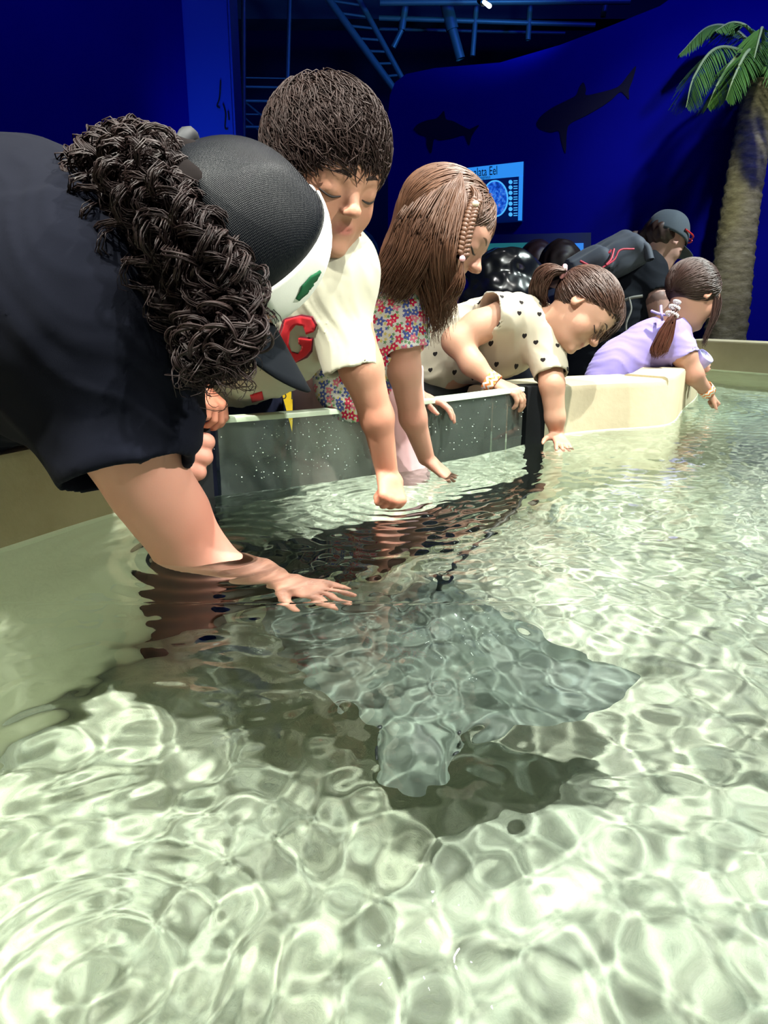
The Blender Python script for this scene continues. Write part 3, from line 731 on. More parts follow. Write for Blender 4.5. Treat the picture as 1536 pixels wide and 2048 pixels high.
# ================================================================== woman in the black shirt and cap
root = empty('person', (-.62, 1.25, GROUND), 'curly-haired woman in loose black shirt and cap, forearm in the water', 'person'); wroot = root
Hw = Head(P(448, 518, .93), CV(.46, -.80, -.34), CV(.90, .38, -.05), .240)
F = SDF(); Hw.build(F)
F.cone(Hw.w(0, -.12, -.2), P(230, 520, .98), .055, .065, .03)
F.path([P(200, 560, 1.0), P(-60, 640, 1.08), P(-330, 760, 1.2)], [.10, .13, .14], .06)
wsurf = PZ(383, 1106, 0); 
F.path([P(180, 640, .93), P(255, 885, .95), P(302, 975, .99), P(345, 1035, 1.035), wsurf, PU(500, 1140, -.045), PU(560, 1160, -.06)], [.058, .052, .046, .044, .0405, .029, .021], .04)
wh = PU(558, 1160, -.06); hd = PU(645, 1182, -.07)-wh
hand(F, wh, hd, (0, -.2, 1), .125, side=1, curl=(.12, .1, .1, .15), spread=.35, thumb=(.7, .5, .1))
# far arm and the fingers gripping the end post
F.path([P(170, 640, 1.06), P(200, 780, 1.20), P(300, 905, 1.36)], [.05, .042, .028], .04)
F.cone(P(300, 905, 1.36), P(352, 915, 1.375), .028, .036, .03, ax=CV(1, 0, 0), flat=.7)
for (a, b, r) in (((345, 878), (412, 884), .0165), ((345, 908), (408, 914), .0165), ((345, 936), (396, 944), .0155), ((345, 958), (380, 968), .0125)):
    c0 = P(a[0], a[1], 1.365); c1 = P(b[0], b[1], 1.345); F.path([c0, P((a[0]+b[0])/2+8, (a[1]+b[1])/2-2, 1.335), c1, P(b[0]-3, b[1]+3, 1.375)], [r*.95, r, r*.92, r*.8], .006)
body = sdf_obj('body', F, .0030, M['skin'], root)
bodycol(body, Hw, (.50, .245, .18), [(P(420, 1040, 1.04), .06, .5), (P(350, 930, 1.36), .1, .4)])
# shirt: broad back, wide drooping sleeve
F = SDF(); F.path([P(190, 600, .98), P(60, 600, 1.02), P(-120, 640, 1.08), P(-340, 760, 1.18)], [.155, .175, .185, .19], .06)
F.cone(P(60, 520, 1.02), P(150, 640, .95), .14, .15, .06)
hc = P(252, 950, .935); F.fcone(P(176, 640, .95), hc, .134, .085, .05, ax=CV(0, 0, 1), flat=.82)
F.cone(P(290, 690, .97), P(352, 850, .96), .036, .026, .05)
F.fcone(P(215, 800, .945), hc+nrm(hc-P(180, 640, .95))*.02, .066, .076, .005, 's', ax=CV(0, 0, 1), flat=.80)
F.disp = folds(CV(.55, .80, .1), 42, .0068, 12, 1.2); F.disp_amp = .010
shirt = sdf_obj('shirt', F, .0042, M['black_cloth'], root)
F = SDF(); F.path([P(-300, 760, 1.2), np.array((-.78, 1.22, -.12)), np.array((-.74, 1.35, -.35)), np.array((-.72, 1.40, GROUND+.05))], [.16, .15, .10, .07], .06)
F.cone(np.array((-.90, 1.2, -.12)), np.array((-.92, 1.3, GROUND+.05)), .13, .07, .05)
sdf_obj('trousers', F, .009, M['dark'], root)
# ---- cap
def cap(H, root, rx, ry, rz, cz, m_crown, m_front, m_brim, front=50, brim_len=.36, brimw=62, btn=None, drop=.08, slope=.1, cy=-.04):
    C0 = H.w(0, cy, cz); s = H.s; Rm = H.R
    def dome(a0, a1, name, m, k=1.0, n=28, z0=-.10):
        V = []; Fq = []; A = np.linspace(math.radians(a0), math.radians(a1), n); E = np.linspace(z0, math.pi/2-.02, 16)
        for e in E:
            for a in A:
                sag = 1-.05*abs(math.sin(3*a))*max(0, math.sin(2*e)) ; ce = max(math.cos(e), 0)**.85*sag
                l = np.array((math.sin(a)*rx*ce, math.cos(a)*ry*ce, rz*math.sin(e)*(1+.05*math.cos(a)) if e > 0 else rz*e))*k
                V.append(C0+(l@Rm)*s)
        for i in range(len(E)-1):
            for j in range(n-1): Fq.append((i*n+j, i*n+j+1, (i+1)*n+j+1, (i+1)*n+j))
        o = mesh_obj(name, V, np.array(Fq), m); sd = o.modifiers.new('s', 'SOLIDIFY'); sd.thickness = .003; return adopt(o, root)
    crown = dome(front, 360-front, 'cap_crown', m_crown, 1, 56) if m_front else dome(0, 360, 'cap_crown', m_crown, 1, 72)
    fr = dome(-front-1, front+1, 'front_panel', m_front, 1.012, 26) if m_front else None
    V = []; n = 25; rows = 7; Fq = []
    for i in range(rows):
        t = i/(rows-1)
        for j in range(n):
            a = math.radians(np.interp(j, [0, n-1], [-brimw, brimw])); x = math.sin(a)*rx*(1+.0*t); y0 = math.cos(a)*ry
            ln = brim_len*(math.cos(a*90/brimw*.94)**.33)
            l = np.array((x*(1+.06*t), y0+ln*t, -.09*rz-drop*(x/rx)**2*(1-.1*t)-slope*t*ln)); V.append(C0+(l@Rm)*s)
    for i in range(rows-1):
        for j in range(n-1): Fq.append((i*n+j, i*n+j+1, (i+1)*n+j+1, (i+1)*n+j))
    o = mesh_obj('brim', V, np.array(Fq), m_brim); sd = o.modifiers.new('s', 'SOLIDIFY'); sd.thickness = .0035; adopt(o, root)
    bm = bmesh.new(); bmesh.ops.create_uvsphere(bm, u_segments=14, v_segments=8, radius=1)
    mt = Matrix.Translation(Vector(C0+(np.array((0, 0, rz*1.01))@Rm)*s)) @ Matrix([list(c) for c in Rm.T]).to_4x4() @ Matrix.Diagonal((.009, .009, .005, 1)); bmesh.ops.transform(bm, matrix=mt, verts=bm.verts[:])
    b = adopt(bm_obj('button', bm, btn or m_crown, None, True), root)
    return crown, fr, o
def mesh_fab():
    m = mat('black cap mesh', (.001, .0018, .0035), .42, 0, .18); k = N(m)
    a = k.n('ShaderNodeTexWave', wave_type='BANDS'); a.inputs['Scale'].default_value = 210; a.bands_direction = 'DIAGONAL'; k.l(k.obj(), a.inputs['Vector'])
    b = k.n('ShaderNodeTexWave', wave_type='BANDS'); b.inputs['Scale'].default_value = 210; b.bands_direction = 'X'; k.l(k.obj(), b.inputs['Vector'])
    k.bump(k.m_('MULTIPLY', a.outputs[1], b.outputs[1]), .6, .0012); return m
M['white_panel'] = cloth('white foam panel', (.80, .80, .74)); M['brim_black'] = cloth('black brim cloth', (.002, .0035, .006), .95)
M['green'] = cloth('green stitching', (.012, .10, .04)); M['white'] = mat('white button', (.85, .85, .85), .4)
crown, frp, brim = cap(Hw, root, .41, .46, .46, .10, mesh_fab(), M['white_panel'], M['brim_black'], 50, .42, 62, M['white'], drop=.30, slope=.02, cy=-.07)
# curly ponytail: volume and ringlets
Lg = [P(372, 318, .93), P(300, 292, .93), P(205, 300, .92), P(152, 372, .92), P(190, 470, .91), P(265, 560, .90), P(330, 660, .90), P(380, 730, .91), P(400, 765, .91)]
Rg = [P(376, 330, .90), P(372, 335, .90), P(378, 365, .87), P(400, 420, .84), P(455, 490, .82), P(500, 550, .82), P(508, 615, .86), P(488, 680, .90), P(458, 735, .91)]
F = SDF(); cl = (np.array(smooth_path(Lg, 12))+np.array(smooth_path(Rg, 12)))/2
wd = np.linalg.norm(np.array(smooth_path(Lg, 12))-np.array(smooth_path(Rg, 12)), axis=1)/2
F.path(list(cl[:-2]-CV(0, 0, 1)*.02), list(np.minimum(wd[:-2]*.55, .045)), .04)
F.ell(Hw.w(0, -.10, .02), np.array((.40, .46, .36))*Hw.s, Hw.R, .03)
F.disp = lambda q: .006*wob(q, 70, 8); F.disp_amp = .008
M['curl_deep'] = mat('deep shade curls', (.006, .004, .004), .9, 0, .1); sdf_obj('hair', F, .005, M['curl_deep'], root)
pa = sheet(Lg, Rg, [.01, .04, .055, .06, .06, .055, .045] if False else np.interp(np.linspace(0, 1, 64), [0, .15, .4, .8, 1], [.015, .055, .07, .06, .03]), 2000, 64, 5, curl=.012, pitch=.042, wav=.012, stag=.45, clump=8, cj=.0026)
o = strands('ringlets', pa, .0010, M['curl'], root, 3, (.7, 1, 1, .3)); o['kind'] = 'stuff'
Lh = [P(400, 560, .84), P(385, 640, .83), P(375, 710, .83), P(385, 780, .84)]; Rh = [P(490, 570, .83), P(500, 640, .82), P(490, 700, .82), P(475, 760, .83)]
pa = sheet(Lh, Rh, .022, 900, 50, 6, curl=.011, pitch=.045, wav=.015, stag=.6, clump=6, cj=.002)
o = strands('loose_ringlets', pa, .0014, M['curl'], root, 4, (.9, 1, .8, .2)); o['kind'] = 'stuff'
v, f = tube_mesh([np.array([P(372, 305, .91)+.020*(CV(.3, 1, 0)*math.cos(a)+CV(0, 0, 1)*math.sin(a)) for a in np.linspace(0, 2*math.pi, 20)])], [.010], 8)
adopt(mesh_obj('hair_tie', v, f, M['dark']), root)
# embroidered green emblem on the front panel
try:
    drape_poly('emblem', frp, [(646, 536), (634, 545), (622, 552), (612, 564), (604, 572), (600, 584), (592, 598), (598, 602), (604, 596), (614, 588), (622, 584), (628, 572), (638, 564), (646, 550)], M['green'], root, .010, label='green stitched emblem on white front panel')
except Exception as e: print('emblem', e)
# ================================================================== girl in the floral blouse
root = empty('person', (.05, 1.95, GROUND), 'girl with long straight light brown hair and thin braid in floral blouse and pink shorts', 'person')
H = Head(P(891, 462, 1.36), CV(.76, -.60, .12), CV(.62, .78, .05), .200); Hf = H
F = SDF(); H.build(F, ears=())
F.cone(H.w(0, -.12, -.2), P(800, 590, 1.42), .042, .05, .03)
F.path([P(800, 600, 1.42), P(745, 680, 1.48), P(690, 770, 1.58)], [.055, .05, .045], .05)
hnd = PZ(862, 936, .012); wr = P(852, 915, 1.545)
F.path([P(808, 650, 1.40), P(808, 740, 1.43), P(826, 835, 1.48), wr], [.034, .0305, .0255, .0175], .014)
hand(F, wr, PU(900, 955, -.02)-wr+np.array((.0, 0, .01)), CV(.2, .85, .45), .115, side=-1, curl=(.15, .2, .25, .3), spread=.3, thumb=(.6, .6, .2))
F.path([P(790, 650, 1.52), P(800, 740, 1.60), P(838, 796, 1.66)], [.030, .025, .018], .03)
hand(F, P(838, 793, 1.66), CV(.9, -.32, .2), CV(.3, .92, .2), .115, side=1, curl=(.35, .4, .4, .35), spread=.25, thumb=(.5, .6, .3))
# legs seen through the window
hp = P(712, 790, 1.64)
for dx, dy in ((-.055, .0), (.065, -.02)):
    F.path([hp+np.array((dx, dy, -.05)), hp+np.array((dx, dy-.01, -.30)), hp+np.array((dx, dy+.03, -.58)), np.array((hp[0]+dx, hp[1]+dy, GROUND+.03))], [.055, .05, .038, .026], .03)
body = sdf_obj('body', F, .0032, M['skin'], root)
bodycol(body, H, (.50, .27, .19), [(hnd, .05, .6), (P(826, 835, 1.48), .04, .4)])
face_lines(H, body, root, M['long_hair'], None)
F = SDF(); F.path([P(790, 600, 1.43), P(745, 680, 1.47), P(700, 765, 1.52)], [.068, .076, .074], .05)
F.cone(P(700, 740, 1.52), P(650, 700, 1.55), .055, .03, .04)
F.cone(P(640, 705, 1.53), P(705, 800, 1.50), .018, .030, .03); F.cone(P(705, 800, 1.51), P(740, 790, 1.50), .035, .03, .03)
F.fcone(P(795, 600, 1.405), P(812, 700, 1.415), .055, .0455, .03); F.ell(P(806, 650, 1.40), (.046, .046, .05), k=.02)
F.fcone(P(810, 665, 1.41), P(813.5, 712, 1.415), .036, .0405, .004, 's')
F.cone(P(835, 560, 1.40), P(825, 585, 1.40), .036, .034, .012, 's')
F.disp = folds(CV(.4, .8, 0), 90, .0030, 21); F.disp_amp = .005
sdf_obj('blouse', F, .0034, M['floral'], root, uvfn=cam_uv)
F = SDF(); F.path([P(712, 765, 1.58), P(706, 800, 1.64)], [.074, .09], .05)
for dx, dy in ((-.055, .0), (.065, -.02)): F.fcone(hp+np.array((dx, dy, .02)), hp+np.array((dx*1.25, dy, -.27)), .082, .084, .03)
for dx, dy in ((-.055, .0), (.065, -.02)): F.fcone(hp+np.array((dx, dy, -.20)), hp+np.array((dx*1.25, dy, -.30)), .074, .078, .003, 's')
F.disp = folds(CV(.8, .2, 0), 70, .004, 25); F.disp_amp = .006
sdf_obj('shorts', F, .0045, M['pink'], root)
F = SDF()
for dx, dy in ((-.055, .0), (.065, -.02)): F.cone(np.array((hp[0]+dx, hp[1]+dy, GROUND+.03)), np.array((hp[0]+dx, hp[1]+dy-.12, GROUND+.028)), .034, .03, .02)
sdf_obj('shoes', F, .007, M['white_panel'], root)
# hair
F = SDF(); s_ = H.s
F.ell(H.w(0, -.09, .13), np.array((.385, .455, .395))*s_, H.R)
F.ell(H.w(0, .34, -.26), np.array((.50, .40, .50))*s_, H.R, .02, 's')
F.path([P(870, 470, 1.40), P(850, 540, 1.40), P(838, 580, 1.41)], [.055, .035, .015], .04)
F.path([P(840, 440, 1.42), P(800, 510, 1.43), P(768, 550, 1.45)], [.05, .03, .012], .04)
sdf_obj('hair', F, .0034, M['long_hair'], root)
Lg = [P(905, 358, 1.36), P(850, 378, 1.35), P(805, 430, 1.33), P(775, 500, 1.34), P(748, 550, 1.35), P(736, 600, 1.37)]
Rg = [P(915, 358, 1.31), P(895, 410, 1.27), P(870, 480, 1.27), P(845, 545, 1.29), P(815, 590, 1.33), P(790, 610, 1.35)]
pa = sheet(Lg, Rg, .028, 1000, 34, 31, wav=.006, stag=.25); o = strands('back_locks', pa, .0013, M['long_hair'], root); o['kind'] = 'stuff'
Lg = [P(912, 358, 1.33), P(872, 400, 1.31), P(845, 470, 1.31), P(838, 545, 1.33), P(855, 620, 1.36), P(868, 690, 1.39)]
Rg = [P(925, 362, 1.31), P(930, 400, 1.27), P(918, 460, 1.255), P(905, 520, 1.26), P(908, 590, 1.31), P(900, 650, 1.35)]
pa = sheet(Lg, Rg, .030, 1200, 40, 32, wav=.008, stag=.30); o = strands('front_locks', pa, .0012, M['long_hair'], root); o['kind'] = 'stuff'
Lg = [P(930, 362, 1.31), P(948, 390, 1.28), P(940, 440, 1.265)]; Rg = [P(935, 360, 1.36), P(985, 400, 1.36), P(992, 440, 1.345)]
pa = sheet(Lg, Rg, .012, 260, 18, 33, wav=.002, stag=.15); o = strands('top_locks', pa, .0013, M['long_hair'], root); o['kind'] = 'stuff'
fldf = lambda q: (lambda d: d/np.linalg.norm(d, axis=1, keepdims=True))(np.array((0., -.75, -.9))-q*np.array((.2, 1, 1)))
pth = comb(H, 2200, 14, .035, fldf, 8, r=(.388, .458, .398), c=(0, -.09, .13), region=lambda q: (q[:, 2] > -.1+.55*(q[:, 1] > 0)*np.clip(q[:, 1]*2, 0, 1)), lift=.03, jit=.07)
o = strands('combed_hair', pth, .0012, M['long_hair'], root); o['kind'] = 'stuff'
bp = smooth_path([P(952, 402, 1.262), P(942, 430, 1.252), P(932, 470, 1.248), P(925, 515, 1.25)], 90); T = np.gradient(bp, axis=0); T /= np.linalg.norm(T, axis=1, keepdims=True); U = np.cross(T, CV(0, 0, 1)); Wv = np.cross(T, U)
bp3 = []
for k in range(3):
    a = np.linspace(0, 5*2*math.pi, 90)+k*2.094; bp3.append(bp+U*(np.sin(a)*.0068)[:, None]+Wv*(np.sin(2*a)*.0045)[:, None])
v, f = tube_mesh(bp3, [.0050]*3, 8); adopt(mesh_obj('braid', v, f, M['long_hair']), root)
Lg = [P(923, 520, 1.25), P(905, 570, 1.27), P(878, 610, 1.30)]; Rg = [P(927, 520, 1.25), P(925, 575, 1.26), P(900, 615, 1.30)]
pa = sheet(Lg, Rg, .006, 90, 20, 34, wav=.004, stag=.3); o = strands('braid_end', pa, .0012, M['long_hair'], root); o['kind'] = 'stuff'
M['bead'] = mat('pearly bead', (.75, .62, .45), .3); M['pinkband'] = mat('pink hair band', (.85, .45, .5), .5)
for q, r, mm in ((P(925, 517, 1.246), .0055, M['pinkband']), (P(951, 408, 1.250), .006, M['bead'])):
    bm = bmesh.new(); bmesh.ops.create_icosphere(bm, subdivisions=2, radius=r, matrix=Matrix.Translation(Vector(q))); adopt(bm_obj('hair_bead', bm, mm, None, True), root)

# ================================================================== girl in the heart-print shirt
root = empty('person', (.35, 2.35, GROUND), 'girl with brown ponytail in cream shirt with little hearts, orange wristband, bent over rim', 'person')
H = Head(P(1166, 626, 1.86), CV(.46, -.82, .32), CV(.84, .52, .10), .192); Hh = H
F = SDF(); H.build(F)
F.cone(H.w(0, -.10, -.22), P(1060, 665, 1.93), .036, .048, .03)
F.path([P(1050, 670, 1.95), P(980, 690, 2.0), P(890, 730, 2.06)], [.06, .075, .075], .05)
sh = P(1010, 630, 1.87); el = P(912, 682, 1.86); wr = P(988, 766, 1.83)
F.path([sh, P(955, 655, 1.865), el, P(945, 728, 1.845), wr], [.040, .0375, .032, .0265, .0185], .025)
hand(F, wr, P(1045, 790, 1.82)-wr, CV(.15, .8, .5), .125, side=-1, curl=(.55, .6, .6, .7), spread=.3, thumb=(.7, .6, .1))
hw = PZ(1120, 884, .012); F.path([P(1095, 700, 1.90), P(1104, 770, 1.86), P(1110, 835, 1.875), P(1113, 868, 1.895)], [.034, .0305, .0245, .0175], .012)
hand(F, P(1113, 868, 1.895), PU(1150, 915, -.03)-P(1113, 868, 1.895), CV(.3, .7, .6), .11, side=1, curl=(.1, .1, .15, .2), spread=.4, thumb=(.7, .5, .1))
body = sdf_obj('body', F, .0034, M['skin'], root)
bodycol(body, H, (.52, .30, .20), [(hw, .04, .6), (wr, .04, .3)])
face_lines(H, body, root, M['dark_hair'], None)
F = SDF(); F.path([P(1070, 660, 1.945), P(1000, 672, 1.98), P(930, 690, 2.03), P(872, 708, 2.07)], [.074, .098, .092, .078], .06)
F.cone(P(860, 690, 2.07), P(870, 745, 2.05), .05, .045, .05)
F.fcone(P(1030, 640, 1.90), P(974, 628, 1.855), .066, .056, .03)
F.fcone(P(1000, 633, 1.875), P(965, 626, 1.848), .046, .052, .004, 's')
F.fcone(P(1088, 680, 1.90), P(1102, 752, 1.865), .056, .043, .03); F.fcone(P(1099, 730, 1.875), P(1103.5, 762, 1.865), .035, .039, .004, 's')
F.ell(P(1092, 650, 1.90), (.045, .05, .045), k=.012, op='s')
F.disp = folds(CV(.75, .4, 0), 70, .0042, 41); F.disp_amp = .006
hs = sdf_obj('shirt', F, .0036, M['hearts'], root, uvfn=cam_uv)
F = SDF(); F.path([P(870, 720, 2.08), P(860, 800, 2.12)], [.085, .08], .05)
for dx in (-.05, .07): F.path([P(862, 780, 2.12)+np.array((dx, 0, 0)), np.array((.16+dx, 2.28, -.35)), np.array((.18+dx, 2.32, GROUND+.05))], [.07, .05, .035], .03)
sdf_obj('trousers', F, .008, M['dark'], root)
wristband(P(983, 764, 1.832), P(1045, 795, 1.82)-P(940, 725, 1.845), .0245, .027, root, flat=1.0, label='orange and white chevron paper wristband')
F = SDF(); s_ = H.s
F.ell(H.w(0, -.10, .15), np.array((.395, .465, .405))*s_, H.R)
F.ell(H.w(0, .36, -.30), np.array((.50, .42, .50))*s_, H.R, .02, 's')
for x in (-1, 1): F.ell(H.w(.38*x, .04, -.12), np.array((.13, .14, .20))*s_, H.R, .01, 's')
sdf_obj('hair', F, .0034, M['dark_hair'], root)
def fld2(q):
    w = np.array((0., -.5, .16)); d = w-q; return d/np.linalg.norm(d, axis=1, keepdims=True)
pth = comb(H, 2600, 14, .035, fld2, 5, r=(.398, .468, .408), c=(0, -.10, .15), region=lambda q: (q[:, 2] > -.0+.3*(q[:, 1] > 0)*np.clip(q[:, 1]*2, 0, 1)) | ((q[:, 1] < -.02) & (q[:, 2] > -.26)), lift=.035, jit=.10)
o = strands('combed_hair', pth, .0011, M['dark_hair'], root); o['kind'] = 'stuff'
Lg = [P(1128, 540, 1.86), P(1098, 530, 1.88), P(1072, 545, 1.90), P(1062, 580, 1.92), P(1075, 610, 1.93)]; Rg = [P(1130, 548, 1.84), P(1108, 552, 1.84), P(1095, 570, 1.85), P(1092, 595, 1.87), P(1098, 615, 1.88)]
pa = sheet(Lg, Rg, .022, 380, 26, 42, wav=.006, stag=.25); o = strands('ponytail', pa, .0017, M['dark_hair'], root); o['kind'] = 'stuff'
Lg = [P(1180, 545, 1.82), P(1205, 590, 1.80), P(1200, 630, 1.80), P(1190, 665, 1.81), P(1178, 690, 1.82)]; Rg = [P(1190, 548, 1.86), P(1240, 590, 1.88), P(1245, 640, 1.87), P(1222, 668, 1.86), P(1205, 680, 1.86)]
pa = sheet(Lg, Rg, .012, 260, 26, 43, wav=.005, stag=.35, vdist=lambda r, n: r.random(n)**.55); o = strands('fringe', pa, .0012, M['dark_hair'], root); o['kind'] = 'stuff'
v, f = tube_mesh([np.array([P(1127, 543, 1.85)+.013*(CV(.2, 1, 0)*math.cos(a)+CV(0, 0, 1)*math.sin(a)) for a in np.linspace(0, 2*math.pi, 20)])], [.006], 8)
adopt(mesh_obj('hair_tie', v, f, M['pinkband']), root)

# ================================================================== girl in lavender
root = empty('person', (.75, 2.75, GROUND), 'small girl with low dark ponytail in lavender top leaning over the concrete rim', 'person')
H = Head(P(1388, 590, 2.42), CV(.80, -.42, -.38), CV(.30, .93, .0), .195)
F = SDF(); H.build(F)
F.cone(H.w(0, -.12, -.2), P(1345, 650, 2.46), .034, .042, .03)
F.path([P(1335, 665, 2.48), P(1290, 700, 2.5), P(1230, 745, 2.52)], [.06, .065, .07], .05)
sh = P(1350, 680, 2.42); wr = P(1416, 786, 2.50)
F.path([sh, P(1368, 710, 2.42), P(1385, 748, 2.43), wr], [.038, .036, .030, .0185], .025)
hand(F, wr, P(1440, 815, 2.53)-wr, CV(.5, .75, .3), .105, side=1, curl=(1.45, 1.45, 1.45, 1.45), seg=(1, 1, .9), spread=.1, thumb=(.5, .7, .4))
F.path([P(1350, 700, 2.55), P(1350, 742, 2.50), P(1388, 742, 2.52)], [.033, .026, .018], .02)
hand(F, P(1385, 742, 2.52), CV(.9, .35, .1), CV(-.2, -.3, .9), .10, side=1, curl=(.8, .8, .8, .8), thumb=(.5, .6, .5))
body = sdf_obj('body', F, .0042, M['skin'], root); bodycol(body, H, (.50, .28, .20), [(P(1385, 748, 2.43), .04, .3)])
face_lines(H, body, root, M['deep_hair'], None)
F = SDF(); F.path([P(1340, 665, 2.47), P(1300, 695, 2.5), P(1240, 735, 2.53), P(1215, 765, 2.54)], [.062, .078, .080, .078], .06)
F.fcone(P(1345, 672, 2.43), P(1371, 716, 2.415), .058, .047, .03); F.fcone(P(1362, 700, 2.42), P(1374, 721, 2.412), .037, .0395, .004, 's')
F.ell(P(1318, 628, 2.38), (.020, .022, .013), k=.006, op='s')
F.disp = folds(CV(.35, .9, 0), 60, .0045, 51); F.disp_amp = .006
sdf_obj('top', F, .0042, M['lav'], root)
v, f = tube_mesh([smooth_path([P(1303, 622, 2.40), P(1320, 628, 2.375), P(1338, 630, 2.39)], 10), smooth_path([P(1322, 612, 2.40), P(1323, 628, 2.372), P(1325, 640, 2.385)], 10)], [.0045, .0045], 6)
adopt(mesh_obj('cross_strap', v, f, M['lav']), root)
F = SDF(); F.path([P(1215, 770, 2.55), np.array((.75, 2.72, -.10)), np.array((.72, 2.80, -.38)), np.array((.70, 2.82, GROUND+.05))], [.078, .075, .06, .035], .03)
sdf_obj('trousers', F, .008, cloth('denim blue', (.03, .07, .20)), root)
wristband(P(1413, 780, 2.492), P(1440, 815, 2.53)-P(1385, 748, 2.43), .0245, .026, root, label='orange and white paper wristband')
F = SDF(); s_ = H.s
F.ell(H.w(0, -.10, .12), np.array((.395, .455, .415))*s_, H.R); F.ell(H.w(0, .38, -.24), np.array((.50, .38, .48))*s_, H.R, .02, 's')
for x in (-1, 1): F.ell(H.w(.38*x, .04, -.08), np.array((.13, .12, .17))*s_, H.R, .01, 's')
sdf_obj('hair', F, .004, M['deep_hair'], root)
def fld3(q):
    w = np.array((0., -.52, -.25)); d = w-q; return d/np.linalg.norm(d, axis=1, keepdims=True)
pth = comb(H, 1800, 13, .038, fld3, 5, r=(.398, .458, .418), c=(0, -.10, .12), region=lambda q: (q[:, 2] > -.08+.3*(q[:, 1] > 0)*np.clip(q[:, 1]*2, 0, 1)), lift=.03, jit=.10)
o = strands('combed_hair', pth, .0016, M['deep_hair'], root); o['kind'] = 'stuff'
Lg = [P(1350, 612, 2.37), P(1340, 632, 2.35), P(1318, 665, 2.36), P(1302, 700, 2.38), P(1308, 716, 2.38)]; Rg = [P(1356, 618, 2.35), P(1350, 640, 2.34), P(1345, 668, 2.35), P(1335, 700, 2.36), P(1322, 714, 2.37)]
pa = sheet(Lg, Rg, .020, 330, 24, 52, wav=.004, stag=.2); o = strands('ponytail', pa, .0019, hair_mat('red brown hair', (.07, .022, .014), (.15, .05, .03)), root); o['kind'] = 'stuff'
Lg = [P(1400, 545, 2.38), P(1425, 580, 2.37), P(1425, 630, 2.38), P(1408, 680, 2.40), P(1406, 695, 2.41)]; Rg = [P(1412, 548, 2.42), P(1440, 590, 2.42), P(1436, 625, 2.42), P(1418, 665, 2.42), P(1410, 692, 2.42)]
pa = sheet(Lg, Rg, .008, 110, 24, 53, wav=.005, stag=.45); o = strands('front_lock', pa, .0016, M['deep_hair'], root); o['kind'] = 'stuff'
M['coil'] = mat('pearly plastic coil', (.80, .74, .80), .25)
for q, rr in ((P(1354, 604, 2.345), .0085), (P(1349, 615, 2.34), .014), (P(1344, 629, 2.335), .0175)):
    ax = nrm(P(1340, 640, 2.35)-P(1356, 600, 2.35)); U = nrm(np.cross(ax, CV(0, 0, 1))); Wv = np.cross(ax, U); a = np.linspace(0, 2*math.pi, 120)
    ring = q+(U*np.cos(a)[:, None]+Wv*np.sin(a)[:, None])*(rr+.0028*np.cos(14*a))[:, None]+ax*(.0028*np.sin(14*a))[:, None]
    v, f = tube_mesh([ring], [.0022], 6); adopt(mesh_obj('coil_hair_tie', v, f, M['coil']), root)
# lavender tumbler in her hand
tb = P(1383, 738, 2.50); tt = P(1412, 712, 2.46); ax = nrm(tt-tb); U = nrm(np.cross(ax, CV(0, 0, 1))); Wv = np.cross(ax, U); L = np.linalg.norm(tt-tb)
root = empty('tumbler', tuple(tb), 'lavender tumbler held over the water by the girl in lavender', 'cup')
def lathe(name, prof, m, root, n=28):
    V = []; Fq = []
    for h_, r in prof:
        for i in range(n): a = i/n*2*math.pi; V.append(tb+ax*h_+(U*math.cos(a)+Wv*math.sin(a))*r)
    for i in range(len(prof)-1):
        for j in range(n): Fq.append((i*n+j, i*n+(j+1) % n, (i+1)*n+(j+1) % n, (i+1)*n+j))
    return adopt(mesh_obj(name, V, np.array(Fq), m), root)
M['lavp'] = mat('lavender plastic', (.42, .38, .72), .35)
lathe('cup_wall', [(-.012, .0), (-.012, .022), (0, .026), (L*.6, .028), (L, .029), (L+.004, .0275), (L, .026), (.01, .024), (.0, .0)], M['lavp'], root)
lathe('lid', [(L-.002, .026), (L-.006, .020), (L-.006, 0)], mat('pale lid', (.55, .55, .70), .3), root)
v, f = tube_mesh([np.array([tb+ax*.012+.0275*(U*math.cos(a)+Wv*math.sin(a)) for a in np.linspace(0, 6.2832, 30)]), np.array([tb+ax*.022+.028*(U*math.cos(a)+Wv*math.sin(a)) for a in np.linspace(0, 6.2832, 30)])], [.002, .0012], 6)
adopt(mesh_obj('ring', v, f, mat('silver trim', (.7, .7, .75), .25, .9)), root)

# ================================================================== adult in the grey cap
root = empty('person', (1.2, 3.75, GROUND), 'adult in grey cap and black t-shirt with grey and red backpack beyond the girls', 'person')
H = Head(P(1330, 482, 3.60), CV(.82, -.30, -.45), CV(.28, .95, .1), .235)
F = SDF(); H.build(F)
F.cone(H.w(0, -.12, -.2), P(1285, 535, 3.65), .055, .065, .03)
F.path([P(1280, 555, 3.68), P(1240, 620, 3.72), P(1200, 720, 3.75)], [.12, .14, .14], .06)
F.path([P(1300, 560, 3.58), P(1312, 600, 3.55), P(1325, 665, 3.55), P(1345, 735, 3.5)], [.055, .052, .043, .030], .03)
def tattoo(V, c):
    d = np.abs((V-P(1312, 601, 3.55))@nrm(P(1325, 665, 3.55)-P(1300, 560, 3.58))); w = ((d < .020) & (wob(V, 60, 3) > -.35))[:, None]; return np.where(w, c*.30+.03, c)
body = sdf_obj('body', F, .0055, M['skin'], root); bodycol(body, H, (.55, .33, .28))
a_ = body.data.color_attributes['Col']; V = np.empty(len(body.data.vertices)*3, np.float32); body.data.vertices.foreach_get('co', V); V = V.reshape(-1, 3); cc = np.empty(len(V)*4, np.float32); a_.data.foreach_get('color', cc); cc = cc.reshape(-1, 4); cc[:, :3] = tattoo(V, cc[:, :3]); a_.data.foreach_set('color', cc.ravel())
